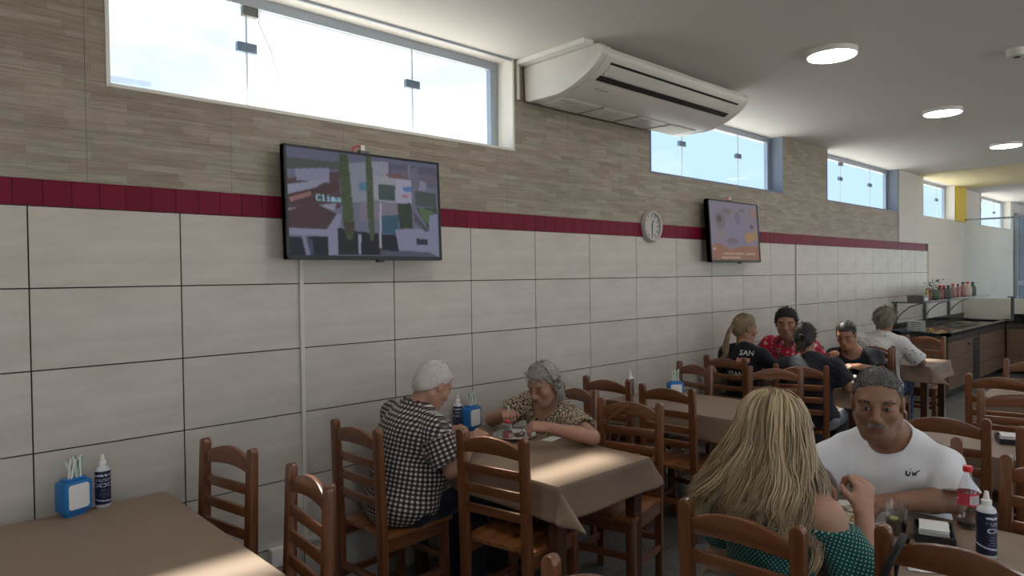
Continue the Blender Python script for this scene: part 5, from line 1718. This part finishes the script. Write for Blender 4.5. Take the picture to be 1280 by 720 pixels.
    def fold(X, Y, Z):
        u = X*e1[0] + Y*e1[1] + Z*e1[2]; w = X*e2[0] + Y*e2[1] + Z*e2[2]
        z = Z
        return -amp * (np.sin(34*u + 2.2*np.sin(17*w + ph0)) * 0.6 + np.sin(23*w + 1.7*np.sin(21*u + ph0) + ph0) * 0.6 + 0.5*np.sin(58*(0.7*u + 0.5*w) + 2*np.sin(12*w)) + 0.45*np.sin(115*(0.45*u - 0.8*w) + 3.5*np.sin(16*u + ph0)) * (0.5 + 0.5*np.sin(11*u + 7*w + ph0)))
    g.warp(fold)
    def fab(P):
        q = P - pel
        v = q @ sp
        lat = q @ Lt
        kk = np.clip((v - .24) / .12, 0, 1)
        u = np.arctan2(lat, -(q @ Ft)) * 0.165 * (1 - kk) + lat * kk
        best = np.full(len(P), 1e9)
        for (s_, e_, w_, a) in A:
            ax = unit(e_ - s_); r = P - s_; t_ = r @ ax
            rad = r - t_[:, None]*ax; dist = np.linalg.norm(rad, axis=1)
            side = (r @ Lt) * np.sign((s_ - neck) @ Lt)
            m = (t_ > 0.035) & (dist < 0.095) & (dist < best) & (side > -0.028 - 0.0*t_)
            n1 = unit(np.cross(ax, Ft)); n2 = np.cross(ax, n1)
            u = np.where(m, np.arctan2(rad @ n1, rad @ n2) * 0.062, u); v = np.where(m, t_, v)
            best = np.where(m, dist, best)
        return np.stack([u, v, np.zeros_like(u)], 1)
    so, SP, SF = g.obj(sl.get('name', 'shirt'), sl['mat'], root, org, {'fab': fab})
    # trousers
    g = Field(lo, hi, max(h, 0.008))
    po = 0.014
    g.ell(pel - Up*0.005, (0.125*b + po, 0.165*b + po, 0.085 + po), np.stack([Fx, Lf, Up]), .03)
    top_cut = pel[2] + 0.05
    for i in (0, 1):
        g.cone(hip[i], kn[i], 0.082*b + po, 0.058 + po, .025)
        g.cone(kn[i], an[i] + Up*pants.get('short', 0.02), 0.056 + po, 0.050 + po, .02, clip=[(an[i] + Up*pants.get('short', 0.0), -Up)])
    g.plane(V3(0, 0, top_cut), Up, .004)
    g.warp(lambda X, Y, Z: -0.003 * (np.sin(40*X + 3*np.sin(22*Z)) + np.sin(37*Y + 25*Z)))
    g.obj('trousers', pants['mat'], root, org, {'fab': lambda P: np.stack([P[:, 0], P[:, 2], P[:, 1]], 1)})
    for i in (0, 1):
        g = Field(an[i] - 0.12 + Fx*0.05, an[i] + 0.16 + Fx*0.06, 0.008)
        g.cone(an[i] - Up*0.030, an[i] + Fx*0.155 - Up*0.050, 0.043, 0.034, .01, clip=[(V3(0, 0, 0.004), -Up)])
        g.ell(an[i] - Up*0.03 - Fx*0.02, (0.045, 0.04, 0.05), np.stack([Fx, Lf, Up]), .01, clip=[(V3(0, 0, 0.004), -Up)])
        g.obj('shoe', pants.get('shoe', MAT['black']), root, org)
    # ---------------- hair
    kind = hair['kind']
    th = hair.get('thick', 0.010)
    g = Field(head - 0.22*hs, head + 0.22*hs, hair.get('h', 0.005))
    g.ell(H(-0.012, 0, 0.030), E3(0.096, 0.076, 0.088) + th, hf, .01)
    if hair.get('back', True):
        g.ell(H(-0.045, 0, -0.02), E3(0.060, 0.062, 0.065) + th*0.7, hf, .02)
    za, sl_ = hair.get('line', (0.062, 0.80))
    nrm_ = unit(hf[0]*sl_ - hf[2])
    g.plane(H(0.088, 0, za), nrm_, 0.008)
    if hair.get('temple'):
        for s_ in (1, -1):
            g.ell(H(0.082, s_*0.070, 0.050), E3(0.045, 0.030, 0.050), hf, .01, sub=True)
    ruf = hair.get('ruffle', 0.002)
    def rf(X, Y, Z):
        x = (X - head[0])*hf[0][0] + (Y - head[1])*hf[0][1] + (Z - head[2])*hf[0][2]
        y = (X - head[0])*hf[1][0] + (Y - head[1])*hf[1][1] + (Z - head[2])*hf[1][2]
        z = (X - head[0])*hf[2][0] + (Y - head[1])*hf[2][1] + (Z - head[2])*hf[2][2]
        a = np.arctan2(y, x + 0.02 - 0.0*z)
        return -ruf * (np.sin(38*a + 6*np.sin(30*z)) + 0.7*np.sin(71*a + 9*np.sin(22*z + 1)))
    g.warp(rf)
    P, F = g.nets()
    lk = Locks()
    base_t = hair.get('cap_tint', 0.8)
    lk.add_mesh(P, F, base_t)
    rn = np.random.default_rng(hair.get('seed', 3))
    if hair.get('strands'):
        n_, ln, rad = hair['strands']
        # normals of the cap
        q = (P - H(-0.02, 0, 0.02)); q /= np.linalg.norm(q, axis=1)[:, None]
        pick = rn.choice(len(P), n_)
        tints = hair.get('tints', [1.0, 0.8, 1.15])
        for i in pick:
            p = P[i] - q[i]*0.004; nrm = q[i]
            fl = hair.get('flow')
            flow = (-hf[0]*0.8 - hf[2]*0.6) if fl is None else hf[0]*fl[0] + hf[1]*fl[1]*np.sign((P[i] - head) @ hf[1]) + hf[2]*fl[2]
            flow = unit(flow - nrm*(flow @ nrm) + rn.normal(0, hair.get('jit', .28), 3))
            lift = hair.get('lift', 0.35)
            L = ln * rn.uniform(.6, 1.25)
            tt = np.linspace(0, 1, 5)[:, None]
            curve = p + nrm*lift*L*tt*(1 - 0.45*tt) + flow*L*tt + nrm*(0.0)*tt
            wav = hair.get('wave', 0.0)
            if wav: curve = curve + np.cross(nrm, flow)*wav*np.sin(tt*rn.uniform(3, 6) + rn.uniform(0, 6))
            lk.add(curve, rad*rn.uniform(.7, 1.3), tints[rn.integers(len(tints))], 3, .6, nrm)
    if 'locks' in hair:
        hair['locks'](lk, H, hf, head, rn, hs)
    lk.obj('hair', hair['mat'], root, org)
    # brows, moustache
    if hair.get('brow', True):
        bm_ = hair.get('brow_mat', hair['mat'])
        for s_ in (1, -1):
            l2 = Locks()
            for k in range(80):
                u = k / 79; y0 = s_*(0.014 + 0.036*u)
                z0 = 0.0225 + 0.006*math.sin(u*2.6) + rn.normal(0, .0021)
                x0 = 0.0870 - 0.016*u*u
                p = H(x0, y0, z0)
                v = hf[1]*s_*0.9 + hf[2]*(0.5 - 0.8*u) + hf[0]*0.10
                l2.add([p, p + unit(v)*0.006*hs, p + unit(v)*0.011*hs], 0.0013*hs, hair.get('brow_tint', 0.6), 3, .6, hf[0])
            l2.obj('eyebrow', bm_, root, org)
    if hair.get('moustache'):
        l2 = Locks()
        for k in range(110):
            y0 = rn.uniform(-0.026, 0.026); z0 = -0.0500 + rn.normal(0, .0030) - 0.15*abs(y0)
            p = H(0.0985 - 8*y0*y0, y0, z0)
            v = -hf[2] + hf[1]*y0*25 + hf[0]*0.15
            l2.add([p, p + unit(v)*0.004, p + unit(v)*0.008], 0.0007, rn.uniform(.9, 2.2), 3, .6, hf[0])
        l2.obj('moustache', hair['mat'], root, org)
    return root, so, (SP, SF), H, dict(pel=pel, chest=chest, Ft=Ft, Lt=Lt, sp=sp, S=S, A=A, neck=neck, org=org)

skin_old = skin_mat('skin_fair_old', (0.42, 0.235, 0.165))
skin_fair = skin_mat('skin_fair', (0.45, 0.26, 0.18))
skin_tan = skin_mat('skin_tan', (0.285, 0.148, 0.094))
skin_mid = skin_mat('skin_medium', (0.33, 0.17, 0.105))
F_plaid = fabric('checked_shirt_cloth', gingham)
F_leo = fabric('leopard_print_cloth', leopard)
F_white = fabric('white_cotton', solid((0.80, 0.81, 0.84)))
F_dots = fabric('green_dotted_cloth', dots)
F_black = fabric('black_cotton', solid((0.012, 0.014, 0.020)))
F_navy = fabric('charcoal_cotton', solid((0.020, 0.022, 0.030)))
F_red = fabric('red_floral_cloth', floral)
F_motif = fabric('white_motif_cloth', motifs)
F_denim = fabric('blue_denim', denim)
F_dark = fabric('navy_trousers', solid((0.012, 0.014, 0.028)))
F_grey = fabric('grey_jeans', solid((0.20, 0.21, 0.24)))
H_white = hair_mat('white_hair', (0.50, 0.46, 0.42), (0.68, 0.64, 0.60))
H_grey = hair_mat('grey_hair', (0.19, 0.175, 0.155), (0.40, 0.37, 0.33))
H_salt = hair_mat('salt_pepper_hair', (0.075, 0.072, 0.072), (0.20, 0.195, 0.19))
H_blonde = hair_mat('blonde_hair', (0.36, 0.265, 0.155), (0.56, 0.455, 0.30))
H_dblonde = hair_mat('dark_blonde_hair', (0.15, 0.105, 0.062), (0.30, 0.22, 0.135))
H_dark = hair_mat('dark_hair', (0.010, 0.008, 0.007), (0.030, 0.022, 0.018))
H_ash = hair_mat('ash_hair', (0.16, 0.135, 0.10), (0.33, 0.29, 0.22))

# ---- the old man in the checked shirt
person('old man with white hair and a brown checked shirt bent over his plate', (1, 0), (1.49, -0.375), (1.575, -0.415, 1.040), (1.652, -0.452, 1.132), (1, -0.05, 0), 34,
       dict(left=dict(wrist=(1.86, -0.27, 0.825), pole=(0, 0.7, -0.6), palm=(0.2, 0, -1), thumb=(0.2, -1, 0.2), curl=(.7, .8, .6)),
            right=dict(wrist=(1.795, -0.60, 0.835), elbow=(1.585, -0.680, 0.745), palm=(0, 0.5, -1), thumb=(0, 0.7, 0.7), curl=(.8, .9, .6)), thick=1.08),
       skin_old, dict(mat=F_plaid, sleeve=.80, off=.020, cuff=.074, hem=.475, collar=True, belly=1.12, folds=.0045, neck_r=.062), dict(mat=F_dark),
       dict(kind='short', mat=H_white, thick=.009, line=(.094, 1.05), temple=True, strands=(1500, .020, .0016), tints=[1.0, 1.1, .9], lift=.15, cap_tint=.95, ruffle=.0016, brow_tint=1.0, seed=2), build=1.24, h=.006, sh=.185)
# ---- the old woman
def lady_locks(lk, H, hf, head, rn, hs):
    for k in range(300):
        a = R(rn.uniform(84, 276))                      # azimuth, 0 = face
        p = []
        L = rn.uniform(.10, .155)
        ph = rn.uniform(0, 6); fr = rn.uniform(9, 13)
        for u in np.linspace(0, 1, 12):
            el = R(70 - 95 * min(1, u * 1.5))
            rx, ry, rz = .112, .094, .104
            if u < .667:
                q = V3(-.012 + rx*math.cos(a)*math.cos(el), ry*math.sin(a)*math.cos(el), .03 + rz*math.sin(el))
            else:
                w = (u - .667) / .333
                q = V3(-.012 + rx*math.cos(a)*(.91 + .06*w), ry*math.sin(a)*(.91 + .10*w), .03 - rz*.42 - L*w*.75)
            wv = .006 * u * math.sin(fr*u*2 + ph)
            q = q + V3(-math.sin(a)*wv*2, math.cos(a)*wv*2, 0) + V3(math.cos(a), math.sin(a), 0)*wv
            p.append(H(*q))
        lk.add(p, rn.uniform(.004, .0075), rn.choice([.7, .95, 1.2, 1.4]), 5, .6, hf[2])
old_w = person('old woman with wavy grey hair and a leopard print top eating', (-1, 0), (2.655, -0.42), (2.455, -0.495, .965), (2.380, -.530, 1.060), (-1, -.10, 0), 24,
       dict(left=dict(wrist=(2.175, -.775, .875), elbow=(2.385, -.895, .805), dir=(-.75, .55, .12), palm=(.2, .5, -1), thumb=(-.3, .6, .7), curl=(.9, 1.0, .7)),
            right=dict(wrist=(2.225, -.40, .890), elbow=(2.30, -.175, .815), dir=(-.55, -.55, .25), palm=(-.1, -.4, -1), thumb=(-.5, -.5, .7), curl=(.9, 1.0, .7)), thick=1.10),
       skin_old, dict(mat=F_leo, sleeve=.62, off=.016, cuff=.072, neck_r=.085, neck_drop=.01, belly=1.05, name='blouse'), dict(mat=F_dark),
       dict(kind='wavy', mat=H_grey, thick=.010, temple=True, line=(.086, 1.0), strands=(700, .035, .0022), tints=[.8, 1.1, 1.5, 1.7], lift=.25, wave=.006, cap_tint=.9, locks=lady_locks, brow_tint=.9, seed=4), build=1.10, h=.006, sh=.165, head_s=.98)
cutlery('fork', (2.155, -.475, .955), (2.175, -.47, .80), 'white-handled fork upright in the old woman\'s hand', 'white_plastic')
cutlery('knife', (2.055, -.700, .885), (2.19, -.535, .795), 'knife in the old woman\'s other hand')
cutlery('fork', (1.86, -.565, .865), (1.955, -.42, .800), 'fork in the old man\'s hand')
# ---- the man in white
man_hair = dict(kind='short', mat=H_salt, thick=.004, line=(.106, 1.15), temple=True, strands=(4200, .012, .0011), tints=[.6, 1.0, 1.6, 2.3], lift=.80, jit=.26, flow=(.6, .1, .45), cap_tint=.62, ruffle=.001, brow_mat=H_salt, brow_tint=.35, moustache=True, stubble=True, jaw=1.3, h=.0045, seed=5)
mroot, mshirt, mspf, mH, mg = person('man with grey hair and a white T-shirt looking up from his plate', (-1, -.06), (2.715, -2.315), (2.520, -2.345, 1.068), (2.385, -2.340, 1.180), (-1, -.31, 0), 9,
       dict(left=dict(wrist=(2.305, -2.425, .828), elbow=(2.530, -2.560, .812), dir=(-.9, .40, .05), palm=(.1, .3, -1), thumb=(-.2, .9, .35), curl=(.75, .9, .6), size=1.1),
            right=dict(wrist=(2.265, -2.165, .870), elbow=(2.410, -2.085, .825), dir=(-.80, -.25, -.25), palm=(-.1, -.3, -1), thumb=(-.4, -.9, .2), curl=(.75, .8, .5), size=1.1), thick=1.26, shoulder_dir=(.06, -1, 0), drop=.145),
       skin_tan, dict(mat=F_white, sleeve=.86, off=.016, cuff=.074, hem=.50, folds=.0085, sleeve_k=.010, neck_r=.074, neck_drop=.008, belly=1.10, name='t_shirt', h=.005), dict(mat=F_dark), man_hair,
       build=1.22, h=.0048, sh=.178, head_s=1.10, eyes='open')
lz = [[(-1.0, .45), (-.78, .45), (-.74, -.1), (-.55, -.3), (-.40, -.1), (-.40, .25), (-.22, .25), (-.22, -.2), (-.45, -.5), (-.70, -.5), (-1.0, -.2)],
      [(-.30, .75), (-.16, .75), (-.16, .55), (-.30, .55)],
      [(-.05, .30), (.15, .30), (.25, -.05), (.35, .18), (.48, .18), (.55, -.05), (.68, .30), (.95, .42), (1.25, .42), (1.15, .25), (.85, .22), (.62, -.45), (.50, -.45), (.40, -.12), (.28, -.45), (.16, -.45)]]
stamp(mroot, mspf, mg, mg['org'], None, mg['neck'] - mg['sp']*.125 + mg['Lt']*.095 + mg['Ft']*.15, -mg['Lt']*-1.0 if False else mg['Lt'], mg['sp'], .021, MAT['black'], 'chest_logo', lz)
# ---- the blonde woman
def blonde_locks(lk, H, hf, head, rn, hs):
    guides = []
    for k in range(84):
        side = 1 if rn.random() < .55 else -1
        lim = 66 if side > 0 else 88
        a = R(rn.uniform(lim, 180)) * side                  # azimuth from the face
        dg = abs(math.degrees(a))
        zend = rn.uniform(.86, .97)
        if side < 0 and dg < 130: zend = rn.uniform(.80, .90)
        if side > 0 and dg < 120: zend = rn.uniform(.85, .93)
        guides.append((a, side, zend, rn.uniform(0, 1), rn.uniform(0, 6.28), rn.uniform(26, 36), rn.uniform(.010, .020), rn.choice([.74, .88, 1.0, 1.1, 1.28])))
    n = 30
    for (a0, side, ze, lay0, ph, fr, amp0, tn) in guides:
        for c in range(24):
            a = a0 + rn.normal(0, .075); lay = min(1.2, max(0, lay0 + rn.normal(0, .12)))
            zend = ze + rn.normal(0, .012) - (.03 if rn.random() < .08 else 0)
            jx = rn.normal(0, .0045, 3)
            start = H(.06 - .115*rn.random(), side*rn.uniform(.0, .010), .127 + .004*lay)
            az = V3(math.cos(a0), math.sin(a0), 0); tg = V3(-math.sin(a0), math.cos(a0), 0)
            wide = 1.15 if side > 0 else .62
            pts = []
            for u in np.linspace(0, 1, n):
                if u < .40:
                    w = u / .40
                    el = R(82 - 86*w)
                    rx, ry, rz = .114 + .012*lay, .097 + .012*lay, .103 + .006*lay
                    q = H(-.014 + rx*math.cos(a)*math.cos(el), ry*math.sin(a)*math.cos(el), .024 + rz*math.sin(el))
                    if w < .3: q = start*(1 - w/.3) + q*(w/.3)
                    last = q
                else:
                    w = (u - .40) / .60
                    q = last.copy()
                    q[2] = last[2] + (zend - last[2])*w
                    fl = math.sin(a)*(.095*w**.85 + .05*w*w)*wide*(1.0 + .3*(lay - .4))
                    ff = math.cos(a)*.04*w - .022*w + (.035*w if abs(math.degrees(a)) < 90 else 0)
                    q = q + V3(1, 0, 0)*ff + V3(0, 1, 0)*fl
                am = amp0*max(0, u - .30)/.70*(1 + .6*u)
                wv = am*math.sin(fr*q[2] + ph); wc = am*math.cos(fr*q[2] + ph)
                tight = 1 - .45*max(0, u - .35)
                q = q + tg*wv + az*wc*.6 + jx*tight
                pts.append(q)
            t2 = tn*rn.uniform(.86, 1.16)
            lk.add(pts, rn.uniform(.0018, .0032), (t2, t2*rn.uniform(.96, 1.02), t2*rn.uniform(.86, 1.06)), 3, .6, az)
broot, bshirt, bspf, bH, bg = person('woman with long wavy blonde hair and a green dotted off-shoulder dress seen from behind', (1, 0), (1.64, -2.27), (1.635, -2.275, 1.045), (1.69, -2.262, 1.165), (1, .10, 0), 14,
       dict(left=dict(wrist=(1.93, -2.16, .86), pole=(0, .6, -.8), palm=(.2, -.3, -1), thumb=(.2, -.9, .3)),
            right=dict(wrist=(1.800, -2.498, .918), elbow=(1.695, -2.565, .712), dir=(.35, .12, .9), palm=(.5, .9, 0), thumb=(-.2, .3, .4), curl=(.8, 1.0, .8), sleeve=.93, nails=True), thick=1.05),
       skin_fair, dict(mat=F_dots, neck='off_shoulder', sleeve=.85, off=.012, cuff=.078, sleeve_k=.02, folds=.003, name='dress', h=.006), dict(mat=F_dots),
       dict(kind='long', mat=H_blonde, thick=.014, line=(.08, .95), cap_tint=.82, locks=blonde_locks, seed=6, brow=False), build=1.0, h=.006, sh=.168)
# red nails on the blonde woman's raised hand are small caps on the fingertips
# ---- the group of four
def tail_locks(lk, H, hf, head, rn, hs):
    base = V3(-.105, 0, .015)
    for k in range(150):
        a = rn.uniform(0, 6.28); r0 = rn.uniform(0, .020)
        o = V3(0, r0*math.cos(a), r0*math.sin(a)); L = rn.uniform(.26, .36); ph = rn.uniform(0, 6)
        pts = []
        for u in np.linspace(0, 1, 16):
            q = base + o*(1 + 2.6*u) + V3(0, .05*u, 0) + V3(-.035*math.sin(min(1, u*3)*1.6), .012*math.sin(4*u + ph)*u + .0*u, -L*u*u**.15 - .0)
            pts.append(H(*q))
        lk.add(pts, rn.uniform(.003, .0055), rn.choice([.8, 1.1, 1.5, 1.9]), 4, .6, hf[0])
proot, psh, pspf, pH, pg = person('woman with a long dark blonde ponytail and a black printed T-shirt', (1, -.05), (5.08, -.335), (5.10, -.345, 1.075), (5.13, -.335, 1.205), (.8, -.55, 0), 8,
       dict(left=dict(wrist=(5.40, -.18, .84), pole=(0, .6, -.8)), right=dict(wrist=(5.40, -.50, .84), pole=(0, -.7, -.7))),
       skin_mid, dict(mat=F_black, sleeve=.7, off=.014, neck_r=.066, name='t_shirt', h=.008), dict(mat=F_dark),
       dict(kind='tail', mat=H_dblonde, thick=.010, line=(.086, 1.0), locks=tail_locks, cap_tint=1.0, strands=(500, .045, .0022), tints=[.8, 1.2, 1.6], lift=.02, jit=.06, flow=(-1, 0, -.1), seed=7), h=.008, sh=.17)
stamp(proot, pspf, pg, pg['org'], 'SAN', pg['neck'] - pg['sp']*.075 - pg['Lt']*.075 - pg['Ft']*.14, -pg['Lt'], pg['sp'], .062, MAT['napkin'], 'shirt_print')
stamp(proot, pspf, pg, pg['org'], None, pg['neck'] - pg['sp']*.135 - pg['Lt']*.055 - pg['Ft']*.14, -pg['Lt'], pg['sp'], .05, plain('peach_print', (.55, .24, .18), .8), 'shirt_print', [[(-1, -.35), (1, -.35), (1, .35), (-1, .35)]])
stamp(proot, pspf, pg, pg['org'], 'ESAN', pg['neck'] - pg['sp']*.26 - pg['Ft']*.14, -pg['Lt'], pg['sp'], .06, MAT['napkin'], 'shirt_print')
def bun_locks(lk, H, hf, head, rn, hs):
    for k in range(90):
        a = rn.uniform(0, 6.28); pts = []
        for u in np.linspace(0, 1, 9):
            b_ = a + u*2.6; rr = .030*math.sin(PI*(.15 + .8*u))
            pts.append(H(-.118 - .012*math.cos(u*3), rr*math.cos(b_), -.005 + rr*math.sin(b_)))
        lk.add(pts, .0055, rn.choice([.7, 1.0, 1.6]), 4, .7, hf[0])
    for k in range(40):
        a = rn.uniform(-.02, .02)
        lk.add([H(-.12, a, -.01), H(-.135, a*1.5, -.06), H(-.128, a*2 + .01, -.115)], .004, 1.0, 4, .6, hf[0])
person('dark-haired woman in a charcoal T-shirt seen from behind at the table of four', (1, .05), (4.985, -.985), (4.985, -.955, 1.035), (5.005, -.915, 1.160), (.95, .25, 0), 8,
       dict(left=dict(wrist=(5.38, -.78, .85), pole=(0, .6, -.8)), right=dict(wrist=(5.300, -1.075, .885), elbow=(5.09, -1.215, .790), dir=(.5, .3, .8), palm=(.3, .8, 0), thumb=(0, .2, .6), curl=(.8, .9, .6)), thick=1.15),
       skin_mid, dict(mat=F_navy, sleeve=.72, off=.016, cuff=.07, neck_r=.068, name='t_shirt', h=.008), dict(mat=F_grey),
       dict(kind='bun', mat=H_dark, thick=.009, line=(.086, 1.0), locks=bun_locks, strands=(500, .05, .002), tints=[.8, 1.3], lift=.02, jit=.06, flow=(-1, 0, -.1), cap_tint=1.0, seed=8, brow=False), build=1.12, h=.008, sh=.185)
person('young man in a red floral shirt facing the room against the tiled wall', (-1, -.05), (6.03, -.385), (5.80, -.425, 1.085), (5.69, -.445, 1.222), (-1, -.42, 0), 10,
       dict(left=dict(wrist=(5.60, -.62, .83), pole=(0, -.7, -.6)), right=dict(wrist=(5.58, -.25, .83), pole=(0, .7, -.6)), thick=1.15),
       skin_mid, dict(mat=F_red, sleeve=.8, off=.022, cuff=.08, neck_r=.070, collar=True, h=.008), dict(mat=F_dark),
       dict(kind='short', mat=H_dark, thick=.016, line=(.090, 1.02), temple=True, strands=(900, .022, .0022), tints=[.8, 1.4], lift=.9, flow=(.5, .1, .5), cap_tint=1.0, ruffle=.003, seed=9, stubble=True), build=1.1, h=.007, sh=.195, head_s=1.08)
person('woman in a black top with dark pulled-back hair lit by the sun strip', (-1, -.05), (6.26, -.895), (6.065, -.885, 1.0), (5.965, -.870, 1.122), (-1, -.12, 0), 26,
       dict(left=dict(wrist=(5.82, -1.03, .86), elbow=(6.03, -1.145, .80), dir=(-.8, .5, .1), palm=(0, .3, -1), thumb=(-.2, .8, .4)), right=dict(wrist=(5.80, -.80, .90), pole=(0, .7, -.6), dir=(-.4, -.2, .6), palm=(-.4, -.6, 0), thumb=(0, -.6, .5), curl=(.9, 1, .7)), thick=1.1),
       skin_mid, dict(mat=F_black, sleeve=.8, off=.014, cuff=.068, neck_r=.085, neck_drop=.012, name='t_shirt', h=.008), dict(mat=F_dark),
       dict(kind='slick', mat=H_dark, thick=.004, temple=True, line=(.086, 1.0), strands=(500, .05, .002), tints=[.8, 1.3], lift=.01, jit=.05, flow=(-1, 0, .15), cap_tint=1.0, ruffle=.001, seed=10), build=1.12, h=.007, sh=.18)
person('woman with short ash hair and a white shirt with small dark motifs seen from behind', (1, 0), (6.87, -.86), (6.87, -.875, 1.075), (6.905, -.885, 1.195), (1, .1, 0), 10,
       dict(left=dict(wrist=(7.19, -.68, .84), pole=(0, .6, -.8)), right=dict(wrist=(7.19, -1.10, .815), elbow=(6.97, -1.195, .80), dir=(.9, .3, 0))),
       skin_mid, dict(mat=F_motif, sleeve=.88, off=.022, cuff=.078, neck_r=.066, hem=.475, h=.008), dict(mat=F_denim),
       dict(kind='fluffy', mat=H_ash, thick=.020, line=(.086, 1.0), strands=(900, .035, .003), tints=[.7, 1.1, 1.6], lift=.45, wave=.006, cap_tint=.85, ruffle=.003, seed=11, brow=False), build=1.12, h=.008, sh=.18)
